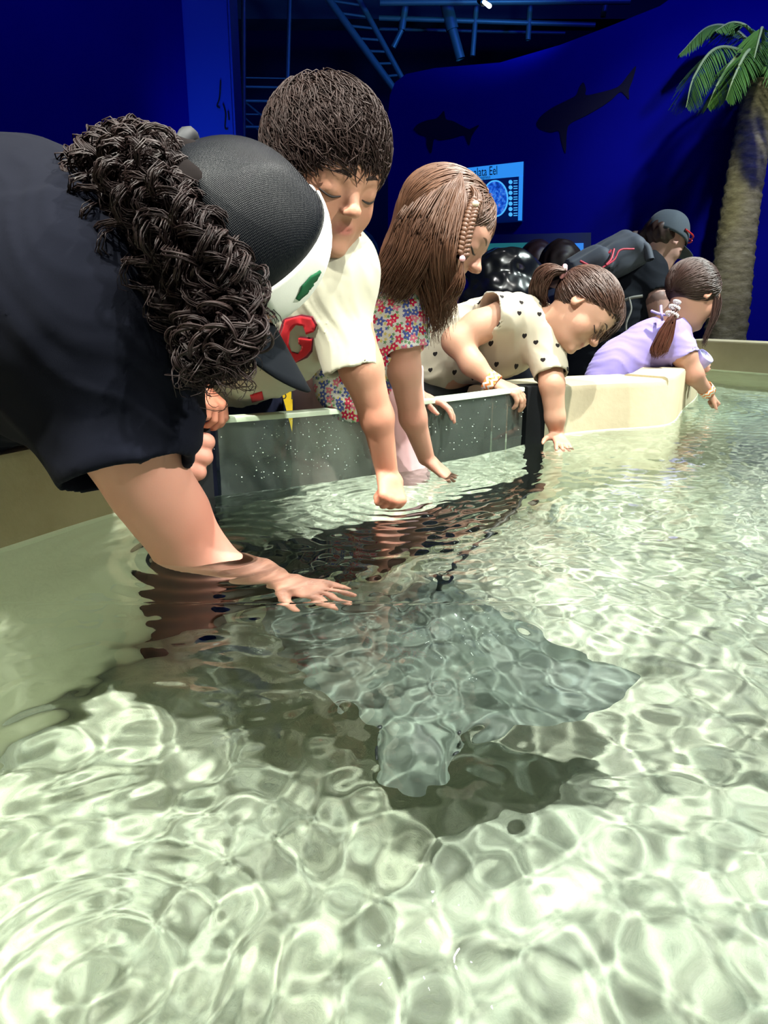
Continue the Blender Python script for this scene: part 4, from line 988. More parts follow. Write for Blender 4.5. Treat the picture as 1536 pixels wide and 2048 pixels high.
F = SDF(); F.path([P(1270, 560, 3.67), P(1230, 640, 3.72), P(1195, 750, 3.76)], [.155, .175, .175], .08)
F.fcone(P(1292, 545, 3.60), P(1312, 592, 3.545), .085, .066, .05); F.fcone(P(1303, 570, 3.57), P(1315, 598, 3.54), .052, .055, .004, 's')
F.disp = folds(CV(.5, .8, 0), 40, .006, 61); F.disp_amp = .01
M['tee'] = cloth('black tee', (.010, .012, .018)); sdf_obj('shirt', F, .0065, M['tee'], root)
F = SDF(); F.path([P(1195, 760, 3.78), np.array((1.0, 3.75, -.35)), np.array((1.0, 3.8, GROUND+.05))], [.17, .12, .06], .05); sdf_obj('trousers', F, .012, M['dark'], root)
F = SDF(); F.ell(H.w(0, -.20, .06), np.array((.365, .34, .33))*H.s, H.R); F.ell(H.w(0, .30, -.2), np.array((.5, .42, .45))*H.s, H.R, .02, 's')
F.ell(P(1268, 478, 3.62), (.05, .04, .035), k=.03); F.ell(P(1255, 486, 3.62), (.04, .035, .03), k=.02); F.disp = lambda q: .005*wob(q, 80, 3); F.disp_amp = .006
sdf_obj('hair', F, .005, M['deep_hair'], root)
M['greycap'] = cloth('washed grey twill', (.07, .085, .105), .8, 500, .3)
cap(H, root, .42, .475, .50, .10, M['greycap'], None, M['greycap'], 50, .30, 60, None, drop=.12, slope=.25)
M['redplastic'] = mat('red frame', (.6, .03, .03), .3)
sg = []
for x in (-.12, .12): sg.append(np.array([H.w(x+.085*math.cos(a), .455+.02*math.cos(a), .21+.04*math.sin(a)) for a in np.linspace(0, 6.283, 18)]))
v, f = tube_mesh(sg+[smooth_path([H.w(.22, .43, .22), H.w(.38, .30, .22), H.w(.44, .0, .20)], 8), smooth_path([H.w(-.22, .43, .22), H.w(-.38, .30, .22), H.w(-.44, .0, .20)], 8)], [.004]*4, 6)
adopt(mesh_obj('sunglasses', v, f, M['redplastic']), root)['label'] = 'red framed sunglasses on the cap'
bag = empty('backpack', tuple(P(1205, 530, 3.62)), 'grey and red backpack worn by the adult in the grey cap', 'backpack')
M['bag'] = cloth('grey nylon', (.10, .11, .14), .6); M['bagred'] = mat('red piping', (.65, .05, .09), .5)
F = SDF(); Rb = BASIS(nrm(P(1280, 490, 3.6)-P(1150, 560, 3.66)), (0, -.2, 1)); F.boxp(P(1208, 525, 3.60), (.13, .19, .075), Rb, .055); F.boxp(P(1175, 528, 3.52), (.09, .10, .055), Rb, .04, .02)
F.disp = lambda q: .006*wob(q, 28, 4); F.disp_amp = .008
bb = sdf_obj('pack', F, .006, M['bag'], bag)
for k, pts in enumerate(([P(1268, 498, 3.44), P(1240, 500, 3.42), P(1228, 520, 3.41), P(1205, 535, 3.40)], [P(1228, 498, 3.43), P(1222, 518, 3.41), P(1212, 530, 3.40)], [P(1160, 522, 3.40), P(1180, 532, 3.40), P(1195, 538, 3.40)], [P(1205, 500, 3.44), P(1216, 506, 3.43), P(1222, 500, 3.43)])):
    v, f = tube_mesh([smooth_path(pts, 14)], [.0055 if k else .0045], 6); adopt(mesh_obj('piping', v, f, M['bagred']), bag)
for pts in ([P(1228, 500, 3.50), P(1262, 488, 3.48), P(1290, 492, 3.47), P(1300, 520, 3.46)],):
    v, f = tube_mesh([smooth_path(pts, 20)], [.020], 8); adopt(mesh_obj('shoulder_strap', v, f, M['bag']), bag)
v, f = tube_mesh([smooth_path([P(1258, 595, 3.45), P(1262, 620, 3.45), P(1252, 650, 3.46), P(1256, 690, 3.48)], 20), smooth_path([P(1240, 605, 3.48), P(1262, 596, 3.45), P(1285, 592, 3.44)], 12)], [.005, .007], 6)
adopt(mesh_obj('hanging_strap', v, f, mat('pale strap', (.30, .29, .26), .7)), bag)

# ================================================================== visitors in dark clothes further back
M['gloss_black'] = mat('glossy black nylon', (.006, .007, .010), .22, 0, .8)
def back_visitor(px, py, dep, s, label, clothm, hair, lean=0, jacket=None):
    c = P(px, py, dep); root = empty('person', (c[0], c[1], GROUND), label, 'person')
    H = Head(c, CV(.55, -.5, -.6), CV(.2, .95, 0), s); F = SDF(); H.build(F)
    tz = c-np.array((.05+lean, 0, .30)); F.cone(H.w(0, -.1, -.2), tz+np.array((.02, 0, .1)), .045, .06, .03); F.cone(tz, tz-np.array((.03, 0, .35)), .11, .12, .05)
    b = sdf_obj('body', F, .008, M['skin'], root); bodycol(b, H, (.6, .38, .3))
    F = SDF(); F.path([tz+np.array((0, 0, .08)), tz-np.array((.02, 0, .12)), tz-np.array((.02, 0, .42))], [.13, .16, .16], .08)
    F.path([tz+np.array((.10, -.08, .04)), tz+np.array((.16, -.18, -.15))], [.07, .055], .04)
    F.path([tz-np.array((.05, 0, .40)), (tz[0]-.05, tz[1], GROUND+.06)], [.15, .08], .05); F.disp = lambda q: .007*wob(q, 26, 4); F.disp_amp = .009
    sdf_obj('clothes', F, .010, clothm, root)
    F = SDF(); F.ell(H.w(0, -.12, .10), np.array((.43, .50, .44))*s, H.R); F.ell(H.w(0, -.30, -.25), np.array((.34, .25, .36))*s, H.R, .06); F.ell(H.w(0, .42, -.2), np.array((.4, .38, .5))*s, H.R, .02, 's')
    F.disp = lambda q: .004*wob(q, 60, 3); F.disp_amp = .006; sdf_obj('hair', F, .006, hair, root)
    return root, tz
back_visitor(1078, 532, 4.1, .22, 'dark-haired visitor just left of the ponytailed girl, near the display screen', M['tee'], M['deep_hair'])
back_visitor(1125, 536, 3.9, .23, 'black-haired visitor directly behind the ponytailed girl, lower part hidden', M['navy'], M['curl'])
r_, tz = back_visitor(1010, 560, 3.2, .20, 'visitor in a glossy black puffer hood behind the long-haired girl', M['tee'], M['gloss_black'])
F = SDF()
for q, r in ((P(975, 545, 3.05), .085), (P(1015, 532, 3.02), .10), (P(1050, 555, 3.05), .08), (P(1010, 585, 3.0), .10), (P(960, 600, 3.05), .08)): F.ell(q, (r*1.15, r, r*.8), k=.05)
F.disp = lambda q: .012*np.abs(wob(q, 20, 4))+.004*wob(q, 50, 2); F.disp_amp = .014
o = sdf_obj('hood', F, .006, M['gloss_black'], r_)
# ================================================================== cownose ray
root = empty('stingray', tuple(PU(880, 1360, -.35)), 'pale grey stingray gliding under the water toward the camera, thin dark tail behind', 'stingray')
op = [(738, 1478), (742, 1510), (760, 1546), (800, 1572), (840, 1580), (885, 1568), (915, 1540), (926, 1500), (930, 1478), (965, 1468), (1040, 1466), (1120, 1458), (1190, 1438), (1240, 1402), (1272, 1366), (1289, 1342), (1250, 1330), (1190, 1316), (1110, 1282), (1040, 1252), (975, 1222), (925, 1192), (905, 1172), (880, 1160), (850, 1162), (820, 1176), (770, 1196), (700, 1212), (630, 1216), (580, 1206), (545, 1196), (528, 1204), (532, 1230), (552, 1268), (590, 1320), (640, 1376), (690, 1426)]
def rz(px): return -.35 - .05*min(1, abs(px-850)/400)**1.5 + (.035 if px < 600 else 0)
oc = np.array([PU(x, y, rz(x)) for x, y in op]); cl_ = smooth_path(np.vstack([oc, oc[:1]]), 240)[:-1]
spine0, spine1 = PU(835, 1520, -.345), PU(882, 1180, -.345)
m_ray = mat('grey ray skin', (.20, .23, .22), .5, 0, .4); k = N(m_ray); k.base(k.ramp(k.noise(14, 5, .6), [(.3, (.085, .11, .09)), (.7, (.15, .18, .155))])); k.bump(k.noise(150, 3), .15, .002)
V = []; Fq = []; K = 14; n = len(cl_)
ax_ = nrm((spine1-spine0)[:2].tolist()+[0]); 
for side in (1, -1):
    for i in range(K+1):
        t = i/K
        for p in cl_:
            s = np.clip((p-spine0)@ax_/np.linalg.norm((spine1-spine0)[:2]), .06, .94); c = spine0+(spine1-spine0)*s
            q = c*(1-t)+p*t; body_ = .036*math.exp(-((t*np.linalg.norm((p-c)[:2]))/.075)**2)
            q = q+np.array((0, 0, side*(body_*(1-t**3)+.009*math.sqrt(max(0, 1-t*t)))*(1 if side > 0 else .6)))
            if t > .35: q[2] += .010*math.sin(p[0]*30+t*3)*(t-.35)
            V.append(q)
half = (K+1)*n
for sd in (0, 1):
    for i in range(K):
        for j in range(n):
            f = (sd*half+i*n+j, sd*half+i*n+(j+1) % n, sd*half+(i+1)*n+(j+1) % n, sd*half+(i+1)*n+j); Fq.append(f if sd else f[::-1])
disc = adopt(mesh_obj('disc', V, np.array(Fq), m_ray), root)
M['ray_dark'] = mat('dark ray skin', (.012, .016, .018), .5)
tl = smooth_path([PU(884, 1180, -.32), PU(886, 1164, -.26), PU(900, 1142, -.18), PU(930, 1106, -.12), PU(968, 1078, -.085), PU(990, 1048, -.065), PU(1030, 1018, -.05), PU(1052, 992, -.042), PU(1085, 980, -.035)], 60)
v, f = tube_mesh([tl], [np.interp(np.linspace(0, 1, 60), [0, .1, .5, 1], [.007, .0055, .0042, .0020])], 8); adopt(mesh_obj('tail', v, f, M['ray_dark']), root)
F = SDF(); F.cone(PU(884, 1182, -.320), PU(888, 1162, -.302), .007, .004, .004, ax=np.array((1, 0, 0)), flat=.6); sdf_obj('dorsal_fin', F, .0015, M['ray_dark'], root)
for px, py in ((742, 1462), (918, 1462)):
    F = SDF(); q = PU(px, py, -.338); F.ell(q, (.008, .012, .007)); F.ell(PU(px-4 if px < 800 else px+2, py+38, -.346), (.004, .008, .004)); sdf_obj('eye', F, .0015, M['ray_dark'], root)

# ================================================================== room shell
def slab_box(name, lo, hi, m):
    bm = bmesh.new(); box(bm, [(a+b)/2 for a, b in zip(lo, hi)], [b-a for a, b in zip(lo, hi)]); return tag(bm_obj(name, bm, m), kind='structure')
slab_box('floor', (-7, -4, GROUND-.1), (8, 11, GROUND), M['floor'])
slab_box('ceiling', (-7, -4, 3.6), (8, 11, 3.7), M['dark'])
A_ = PY(775, 600, 6.0); B_ = PY(1700, 600, 5.15); wd_ = nrm((B_-A_)[:2].tolist()+[0]); wn = np.array((wd_[1], -wd_[0], 0))      # towards the camera
def WP(px, py, off=0.0):
    d = ray(px, py); o = np.array((0, 0, CAMH)); t = ((A_-o)@wn+off)/(d@wn); return o+d*t
prof = [(776, 1000), (776, 700), (776, 230), (780, 190), (790, 165), (812, 148), (870, 136), (1000, 125), (1120, 90), (1220, 52), (1320, 12), (1420, -60), (1560, -200), (1760, -300), (1760, 1000)]
def panel(name, pts, thick, m, parent=None, off=0.0, n=None, pf=None):
    n = wn if n is None else n; pf = pf or WP; bm = bmesh.new()
    f = bm.faces.new([bm.verts.new(pf(x, y, off)) for x, y in pts]); r = bmesh.ops.extrude_face_region(bm, geom=[f])
    bmesh.ops.translate(bm, verts=[v for v in r['geom'] if isinstance(v, bmesh.types.BMVert)], vec=Vector(-n*thick)); o = bm_obj(name, bm, m)
    return adopt(o, parent) if parent is not None else o
tag(panel('wall_back', prof, .25, M['blue_wall']), kind='structure')
# left partition and its glossy return
pl = PY(387, 300, 4.3); pr_ = PY(470, 300, 4.2)
bm = bmesh.new(); a = PY(-700, 300, 3.6); 
vs = [(a[0], a[1]), (pl[0], pl[1]), (pl[0]+.02, pl[1]+.25), (a[0], a[1]+.25)]
lo_ = [bm.verts.new((x, y, GROUND)) for x, y in vs]; hi_ = [bm.verts.new((x, y, 3.6)) for x, y in vs]
bm.faces.new(lo_); bm.faces.new(hi_)
for i in range(4): bm.faces.new((lo_[i], lo_[(i+1) % 4], hi_[(i+1) % 4], hi_[i]))
tag(bm_obj('wall_side', bm, M['blue_wall']), kind='structure')
col = empty('pillar', ((pl[0]+pr_[0])/2, 4.3, GROUND), 'glossy bright blue square pillar left of the dark opening', 'pillar')
bm = bmesh.new(); box(bm, ((pl[0]+pr_[0])/2, 4.36, (GROUND+3.6)/2), (pr_[0]-pl[0], .25, 3.6-GROUND)); bmesh.ops.bevel(bm, geom=bm.edges[:], offset=.012, segments=2, affect='EDGES'); adopt(bm_obj('shaft', bm, M['blue_col']), col)
for pts in ([(441, 160), (439, 195), (434, 212), (440, 216)], [(446, 207), (451, 228), (450, 256), (456, 258)], [(456, 222), (458, 240)]):
    v, f = tube_mesh([smooth_path([PY(x, y, 4.228) for x, y in pts], 14)], [.0035], 5); adopt(mesh_obj('cable', v, f, M['dark']), col)
slab_box('wall_rear_hall', (-6, 9.5, GROUND), (7, 9.7, 3.6), mat('unlit blue paint', (.004, .006, .10), .8))
spot('pillar_spot', (-.9, 3.3, .35), PY(440, 285, 4.23), 20, (.16, .40, 1.0), .05, 40, 1.0)

# ---- shark silhouettes painted on the wall
M['shark'] = mat('flat shadow black paint', (.004, .004, .03), .9)
sh1 = [(827, 258), (836, 248), (856, 240), (872, 237), (882, 228), (888, 222), (892, 238), (906, 242), (925, 252), (938, 258), (944, 256), (958, 250), (948, 264), (942, 276), (938, 290), (932, 276), (926, 270), (905, 276), (880, 280), (868, 278), (862, 306), (854, 290), (852, 274), (838, 268)]
sh2 = [(1073, 246), (1082, 232), (1105, 215), (1135, 200), (1152, 190), (1160, 172), (1167, 165), (1172, 178), (1172, 190), (1195, 186), (1225, 178), (1240, 170), (1256, 150), (1272, 132), (1266, 158), (1258, 180), (1258, 198), (1250, 190), (1240, 184), (1222, 200), (1200, 215), (1170, 232), (1142, 246), (1134, 262), (1131, 306), (1122, 280), (1118, 262), (1100, 264), (1078, 256)]
for pts, lb in ((sh1, 'small dark shark silhouette on the blue wall above the eel sign'), (sh2, 'large dark tilted shark silhouette high on the blue wall')):
    sp_ = smooth_path(np.array([(x, y, 0) for x, y in pts+pts[:1]]), len(pts)*5)[:-1]
    tag(panel('shark_silhouette', [(p[0], p[1]) for p in sp_], .006, M['shark'], off=.006), lb, 'wall mural', 'shark silhouettes on the blue wall')

# ---- backlit eel sign and screens
def glow(name, col, st): m = mat(name, col, .5); b = m.node_tree.nodes['Principled BSDF']; b.inputs['Emission Color'].default_value = (*col, 1); b.inputs['Emission Strength'].default_value = st; return m
M['sg_blue'] = glow('backlit light blue', (.03, .30, .85), .55); M['sg_dark'] = glow('backlit navy', (.0, .01, .10), .3); M['sg_line'] = glow('backlit cyan', (.08, .50, .95), .6); M['sg_ink'] = mat('navy ink', (.002, .01, .10), .7)
sg = empty('eel_sign', tuple(WP(980, 385, .10)), 'backlit light blue eel information sign on the blue wall', 'sign')
panel('sign_board', [(915, 338), (1047, 323), (1044, 441), (915, 448)], .09, M['sg_dark'], sg, .10)
panel('header', [(915, 338), (1047, 323), (1046.3, 352), (915, 364)], .004, M['sg_blue'], sg, .104)
panel('edge_strip', [(1038, 352), (1046.3, 351), (1044, 441), (1036, 441)], .004, M['sg_blue'], sg, .104)
cx, cy = 990.5, 397
panel('photo_ring', [(cx+26*math.cos(a), cy+37*math.sin(a)) for a in np.linspace(0, 2*math.pi, 40)[:-1]], .004, M['sg_line'], sg, .105)
mp_ = glow('reef photo', (.01, .10, .60), .5); k = N(mp_); cc = k.ramp(k.noise(38, 5, .7), [(.30, (.0, .01, .12)), (.48, (.01, .10, .65)), (.58, (.05, .30, .85)), (.68, (.45, .15, .50))]); k.base(cc); k.l(cc, k.b.inputs['Emission Color'])
panel('photo', [(cx+23*math.cos(a), cy+34*math.sin(a)) for a in np.linspace(0, 2*math.pi, 40)[:-1]], .004, mp_, sg, .108)
for i in range(7):
    y0 = 364+i*10.8
    panel('icon', [(1021+4*math.cos(a), y0+4.2*math.sin(a)) for a in np.linspace(0, 2*math.pi, 14)[:-1]], .003, M['sg_line'], sg, .106)
    for q in range(2): panel('text_line', [(1027, y0-3+q*4.5), (1035, y0-3.5+q*4.5), (1035, y0-1.8+q*4.5), (1027, y0-1.3+q*4.5)], .003, M['sg_line'], sg, .106)
for q in range(3): panel('text_line', [(921+q*2, 372+q*8), (938+q*5, 371+q*8), (938+q*5, 375+q*8), (921+q*2, 376+q*8)], .003, M['sg_line'], sg, .106)
def text(body, size, loc, right, up, m, parent, name='lettering', align='LEFT', ext=.0008, sx=1.0):
    cu = bpy.data.curves.new(name, 'FONT'); cu.body = body; cu.size = size; cu.align_x = align; cu.extrude = ext; cu.materials.append(m)
    o = bpy.data.objects.new(name, cu); r = Vector(nrm(right)); u_ = Vector(nrm(np.asarray(up)-np.asarray(r)*(np.asarray(up)@np.asarray(r)))); n_ = r.cross(u_)
    mm = Matrix((r, u_, n_)).transposed().to_4x4(); mm.translation = Vector(loc); C.objects.link(o); o.matrix_world = mm
    bpy.context.view_layer.update(); me = bpy.data.meshes.new_from_object(o.evaluated_get(bpy.context.evaluated_depsgraph_get())); me.transform(mm @ Matrix.Diagonal((sx, 1, 1, 1)))
    bpy.data.objects.remove(o); o = link(bpy.data.objects.new(name, me)); return adopt(o, parent)
tr_ = WP(1000, 340, .1)-WP(930, 347, .1)
text('Tessalata Eel', .082, WP(921, 356, .108), tr_, (0, 0, 1), M['sg_ink'], sg, sx=.62)
text('Gymnothorax favagineus', .034, WP(921, 362.5, .108), tr_, (0, 0, 1), M['sg_ink'], sg, sx=.62)
dp = empty('display_screen', tuple(WP(1070, 500, .06)), 'long landscape screen in a dark frame below the eel sign', 'screen')
panel('frame', [(962, 470), (1182, 465), (1182, 600), (962, 604)], .05, mat('dark blue frame', (.01, .03, .16), .6), dp, .05)
panel('green_picture', [(975, 487), (1058, 485), (1058, 540), (975, 540)], .006, glow('green picture', (.02, .20, .20), .35), dp, .056)
panel('blue_picture', [(1058, 489), (1167, 486), (1167, 540), (1058, 540)], .006, glow('blue picture', (.03, .22, .75), .5), dp, .056)
sn = empty('wall_label', tuple(WP(1198, 498, .02)), 'small pale blue label on the wall right of the screen', 'sign')
panel('plate', [(1183, 491), (1222, 489), (1222, 506), (1183, 507)], .02, glow('pale label', (.20, .30, .62), .25), sn, .02)

# ---- coral rock glimpsed behind the boy
F = SDF(); F.path([P(735, 560, 4.2), P(722, 500, 4.2), P(712, 462, 4.2)], [.10, .08, .05], .05); F.path([P(745, 620, 4.2), P(740, 760, 4.2), (P(740, 760, 4.2)[0], P(740, 760, 4.2)[1], GROUND+.1)], [.12, .14, .16], .05)
F.disp = lambda q: .018*wob(q, 22, 3)+.008*wob(q, 60, 4); F.disp_amp = .025
tag(sdf_obj('coral_rock', F, .010, concrete('teal rock', (.02, .10, .12), (.04, .18, .18), 12)), 'dim teal artificial rock seen behind the boy', 'rock')

# ---- palm
tb_ = P(1452, 690, 4.62); tb_ = np.array((tb_[0]-.06, tb_[1], GROUND)); tt_ = P(1522, 175, 4.62)
pm = empty('palm_tree', tuple(tb_), 'tall ringed palm with feathery green fronds right of the wall', 'tree')
axp = smooth_path([tb_, P(1447, 690, 4.62), P(1480, 420, 4.60), tt_], 190); Tn = np.gradient(axp, axis=0); Tn /= np.linalg.norm(Tn, axis=1, keepdims=True)
V = []; ns = 44; rg = np.random.default_rng(4)
for i, (p, t) in enumerate(zip(axp, Tn)):
    U = nrm(np.cross(t, (0, 1, 0))); Wv = np.cross(t, U); f = i/189
    for j in range(ns):
        a = j/ns*2*math.pi; ph = i*1.05+1.3*math.sin(2*a)+.9*math.sin(5*a+i*.21)+.7*math.sin(3*a-i*.4)
        r = (.128-.032*f+.035*math.exp(-f*9))*(1+.10*((ph/(2*math.pi)) % 1)+.012*math.sin(9*a+i)); V.append(p+(U*math.cos(a)+Wv*math.sin(a))*r)
Fq = [(i*ns+j, i*ns+(j+1) % ns, (i+1)*ns+(j+1) % ns, (i+1)*ns+j) for i in range(189) for j in range(ns)]
mt_ = mat('palm bark', (.30, .25, .15), .9); k = N(mt_); k.base(k.ramp(k.noise(14, 6, .7, sc3=(1, 1, 3)), [(.3, (.13, .11, .06)), (.55, (.30, .26, .15)), (.75, (.44, .40, .26))])); k.bump(k.noise(40, 4, .6, sc3=(1, 1, 2)), .5, .01)
adopt(mesh_obj('trunk', V, np.array(Fq), mt_), pm)
M['leaf'] = mat('palm green', (.07, .22, .035), .55); k = N(M['leaf']); k.base(k.mix(k.noise(9, 3), (.05, .17, .03), (.16, .36, .07)))
M['rach'] = mat('pale leaf rib', (.30, .42, .20), .5)
def frond(c0, pts, L, n=80, seed=0):
    r = np.random.default_rng(seed); pa_ = smooth_path([c0]+pts, 60); v, f = tube_mesh([pa_], [np.interp(np.linspace(0, 1, 60), [0, 1], [.014, .003])], 6)
    fr = adopt(mesh_obj('frond', v, f, M['rach']), pm); V = []; Fq = []
    T = np.gradient(pa_, axis=0); T /= np.linalg.norm(T, axis=1, keepdims=True)
    for k_ in range(n*2):
        s = 1 if k_ % 2 else -1; u_ = .16+.84*(k_//2)/n; i = min(59, int(u_*59)); p = pa_[i]; t = T[i]
        sd = nrm(np.cross(t, (0, 0, 1)))*s; ln = L*(math.sin(math.pi*min(1, .12+u_*.86))**.7)*(.85+.3*r.random())
        d = nrm(sd*.9+t*.75+np.array((0, 0, -.30-.25*r.random()))); w_ = nrm(np.cross(d, (0, 0, 1))+1e-3)*.0055; b = len(V); dr = np.array((0, 0, -1))
        for q, ww in ((0, .6), (.35, 1), (.7, .8), (1, .08)):
            c = p+d*ln*q+dr*ln*.30*q*q; V += [c-w_*ww, c+w_*ww+np.array((0, 0, .003))]
        Fq += [(b+2*x, b+2*x+1, b+2*x+3, b+2*x+2) for x in range(3)]
    lf = mesh_obj('leaflets', V, np.array(Fq), M['leaf']); lf['kind'] = 'stuff'; lf.parent = fr; lf.matrix_parent_inverse = Matrix()
    return fr
cr = P(1530, 120, 4.62)
for i, (pts, L) in enumerate((([P(1440, 95, 4.3), P(1390, 150, 4.2), P(1372, 215, 4.2)], .19), ([P(1470, 60, 4.6), P(1415, 55, 4.6), P(1358, 110, 4.6)], .17), ([P(1480, 110, 4.2), P(1440, 160, 4.1), P(1415, 215, 4.1)], .17),
                             ([P(1450, 110, 4.9), P(1390, 150, 5.0), P(1335, 205, 5.0)], .17), ([P(1500, 60, 4.4), P(1465, 45, 4.4), P(1430, 62, 4.3)], .15), ([P(1500, 100, 4.0), P(1470, 150, 3.9), P(1452, 200, 3.9)], .16), ([P(1460, 75, 5.1), P(1400, 85, 5.2), P(1350, 140, 5.2)], .16),
                             ([P(1570, 70, 4.3), P(1620, 90, 4.2), P(1660, 160, 4.2)], .19), ([P(1560, 60, 4.9), P(1600, 60, 5.0), P(1650, 120, 5.0)], .18), ([P(1525, 60, 4.2), P(1520, 70, 4.0), P(1505, 130, 3.9)], .16), ([P(1550, 90, 4.1), P(1570, 140, 4.0), P(1580, 200, 3.95)], .17))):
    frond(cr, pts, L*.9, 80, i)
F = SDF(); F.ell(cr-np.array((0, 0, .04)), (.12, .12, .14)); F.disp = lambda q: .014*wob(q, 45, 4); F.disp_amp = .015
sdf_obj('crown_shaft', F, .008, M['leaf'], pm)
spot('palm_spot', (1.7, 2.4, 2.9), P(1470, 330, 4.6), 150, (.95, 1.0, .80), .08, 42, .8)

# ---- roof steel seen through the opening and over the wall
def beam(name, segs, label, cat='beam', m=None, group=None, part='strut'):
    group = group or {'roof_strut': 'hanging roof struts', 'roof_purlin': 'long horizontal roof bars', 'rail_bar': 'bars of the steel framing by the pillar', 'brace_rod': 'diagonal rods of the steel framing', 'pole': 'thin upright poles'}.get(name)
    c = np.mean([s[0] for s in segs], 0); r_ = empty(name, tuple(c), label, cat, group)
    for a, b, w in segs:
        v, f = tube_mesh([np.array([a, b])], [w], 8); o = adopt(mesh_obj(part, v, f, m or M['steel']), r_)
    return r_
Yb = 6.9
def Q(x, y, Y=Yb): return PY(x, y, Y)
segs = [(Q(640, -25), Q(788, 178), .030), (Q(705, -25), Q(806, 160), .024)]
for k in range(9):
    t = k/8.; a = Q(640+148*t, -25+203*t); b = Q(705+101*min(1, t+.07), -25+185*min(1, t+.07)); segs.append((a, b, .010))
beam('roof_truss', segs, 'long sloping blue-lit roof truss behind the boy', 'truss')
beam('roof_strut', [(Q(886, -20), Q(905, 60), .052), (Q(905, 60), Q(921, 118), .040)], 'wide pale teal strut hanging above the shark wall', 'beam')
beam('roof_strut', [(Q(955, -20), Q(945, 112), .022)], 'thin upright strut right of the wide teal strut', 'beam')
beam('roof_strut', [(Q(815, -20), Q(803, 60), .030), (Q(803, 60), Q(786, 95), .022)], 'bent strut left of the wide teal strut', 'beam')
beam('roof_purlin', [(Q(758, 36), Q(1190, 50), .020)], 'upper long horizontal roof bar crossing the struts', 'beam')
beam('roof_purlin', [(Q(758, 58, 7.3), Q(1130, 66, 7.3), .014)], 'lower long horizontal roof bar under the first', 'beam')
beam('roof_purlin', [(Q(760, 5, 6.7), Q(1260, 2, 6.7), .024)], 'horizontal roof bar at the top edge of the view', 'beam')
beam('roof_strut', [(Q(1062, -20), Q(1056, 80), .022)], 'dark upright strut over the middle of the shark wall', 'beam')
beam('roof_strut', [(Q(1214, -10), Q(1206, 34), .022)], 'short strut near the right end of the wall top', 'beam')
for i, (y, w, lb) in enumerate(((155, .006, 'topmost'), (173, .010, 'second'), (201, .012, 'third'), (228, .007, 'fourth'), (253, .012, 'lowest'))):
    beam('rail_bar', [(PY(472, y, 7.0), PY(640, y+3, 7.4), w)], lb+' thin horizontal bar of the lit steel framing beside the pillar', 'bar')
beam('brace_rod', [(PY(488, 202, 7.1), PY(560, 262, 7.1), .009)], 'upper diagonal rod of the steel framing beside the pillar', 'rod')
beam('brace_rod', [(PY(486, 232, 7.1), PY(560, 300, 7.1), .007)], 'lower diagonal rod of the steel framing beside the pillar', 'rod')
beam('pole', [(PY(487, -30, 5.6), PY(487, 300, 5.6), .016)], 'thin upright pole right of the blue pillar', 'pole')
beam('pole', [(PY(580, -30, 6.4), PY(574, 200, 6.4), .016)], 'dim upright pole left of the boy hair', 'pole', M['steel'])
slab_box('ceiling_beam', (-3, 7.6, 2.75), (5, 7.9, 3.1), mat('dark beam', (.02, .04, .09), .7))
lp = empty('ceiling_lamp', tuple(PY(974, 9, 6.3)), 'small bright spotlight among the roof bars at the top', 'lamp')
q0, q1 = PY(968, 4, 6.3), PY(979, 12, 6.25)
v, f = tube_mesh([np.array([q0-nrm(q1-q0)*.05, q0])], [.03], 10); adopt(mesh_obj('lamp_housing', v, f, M['dark']), lp)
F = SDF(); F.cone(q0, q1, .013, .016); sdf_obj('bulb', F, .005, glow('lit bulb', (.9, 1, .9), 8), lp)
spot('truss_glow', (1.2, 5.2, 2.2), PY(850, 60, 6.9), 30, (.10, .45, .95), .1, 80, 1.0)
spot('truss_glow', (-.4, 5.4, 1.0), PY(540, 220, 7.1), 14, (.05, .25, 1.0), .1, 70, 1.0)

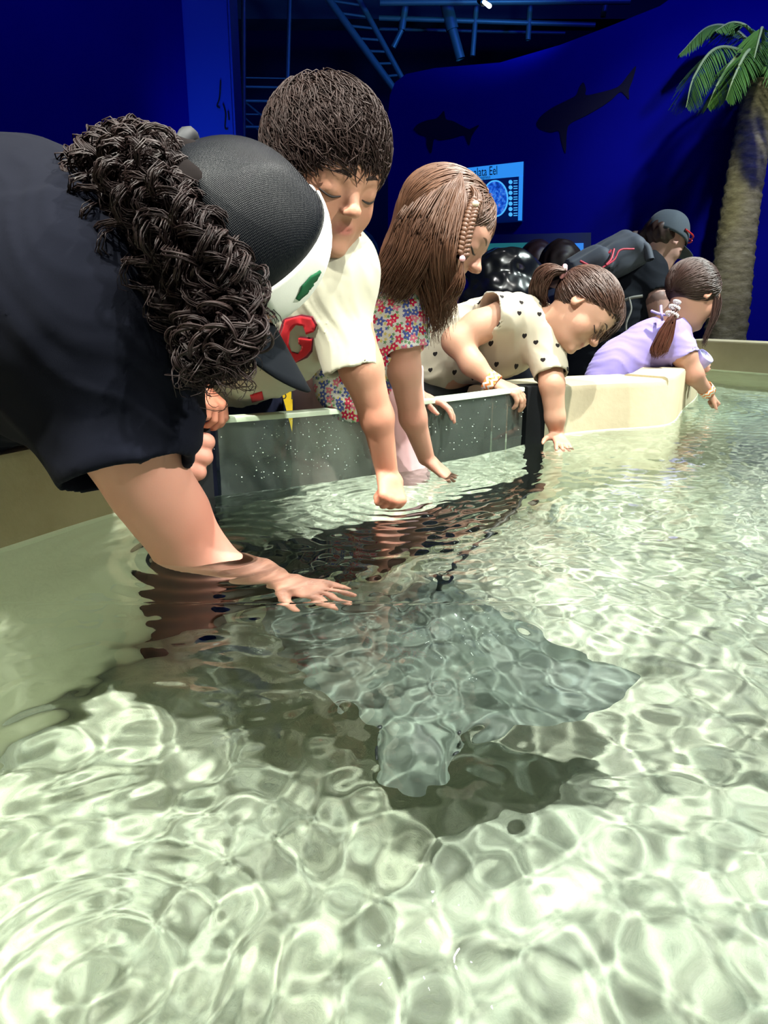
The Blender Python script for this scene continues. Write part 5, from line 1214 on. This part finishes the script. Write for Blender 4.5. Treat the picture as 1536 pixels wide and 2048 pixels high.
# ---- yellow floor sign behind the boy
ys = empty('wet_floor_sign', (P(590, 780, 3.1)[0]-.05, P(590, 780, 3.1)[1], GROUND), 'yellow folding wet floor sign standing behind the boy', 'sign')
M['yellow'] = mat('yellow plastic', (.95, .62, .02), .45); b0 = np.array(ys.location)
tiltx = np.array((.10, 0, .78)); 
for s_ in (0, 1):
    dy = .12*s_; a = b0+np.array((-.17, -.06+dy*1.9, .0)); b = b0+np.array((.15, -.06+dy*1.9, 0)); c = b0+np.array((.16, .05, .80)); d = b0+np.array((-.05, .05, .80)); nn = nrm(np.cross(b-a, d-a))*(-.008 if s_ == 0 else .008)
    bm = bmesh.new(); f = bm.faces.new([bm.verts.new(x) for x in (a, b, c, d)]); r = bmesh.ops.extrude_face_region(bm, geom=[f]); bmesh.ops.translate(bm, verts=[v for v in r['geom'] if isinstance(v, bmesh.types.BMVert)], vec=Vector(nn*-1)); bmesh.ops.recalc_face_normals(bm, faces=bm.faces[:])
    adopt(bm_obj('panel', bm, M['yellow']), ys)
M['ink'] = mat('black ink', (.01, .01, .01), .6); fn_ = lambda px, py: P(px, py, 3.03)
text('Cuidado', .05, P(539, 782, 2.99), CV(1, -.03, 0), CV(.1, 1, .1), M['ink'], ys); text('Piso Mojado', .05, P(532, 797, 2.99), CV(1, -.03, 0), CV(.1, 1, .1), M['ink'], ys)
v, f = tube_mesh([np.array([P(588+12*math.cos(a), 749+9*math.sin(a), 2.99) for a in np.linspace(0, 2*math.pi, 24)])], [.0028], 6); adopt(mesh_obj('warning_symbol', v, f, M['red']), ys)

# ---- water drops and scratches on the window
rg = np.random.default_rng(9); bm = bmesh.new(); pts_ = offset(sm(ACR, 200), .003)
for i in range(260):
    k_ = int(rg.random()*198)+1; z = .02+.11*rg.random(); r = .0006+.0011*rg.random()**2
    if rg.random() < .5: k_ = 20+int(rg.random()*80)
    bmesh.ops.create_icosphere(bm, subdivisions=1, radius=r, matrix=Matrix.Translation((*pts_[k_], z)))
md = mat('water drop', (.9, 1, .95), .05, 0, .8)
dr = adopt(bm_obj('water_drops', bm, md, None, True), win); dr['kind'] = 'stuff'
adopt(wall_strip('top_edge', sm(ACR, 30)[1:-1], .001, .031, RIMZ-.006, RIMZ+.004, mat('painted acrylic edge glow', (.62, .74, .56), .35), None, bevel=.003), win)['label'] = 'pale green top edge strip with its luminous look put into the colour'  # pale strip colour stands in for light glowing in the acrylic edge
for o in bpy.data.objects:
    if o.type == 'MESH' and o not in (water, pane): o.cycles.is_caustics_receiver = True
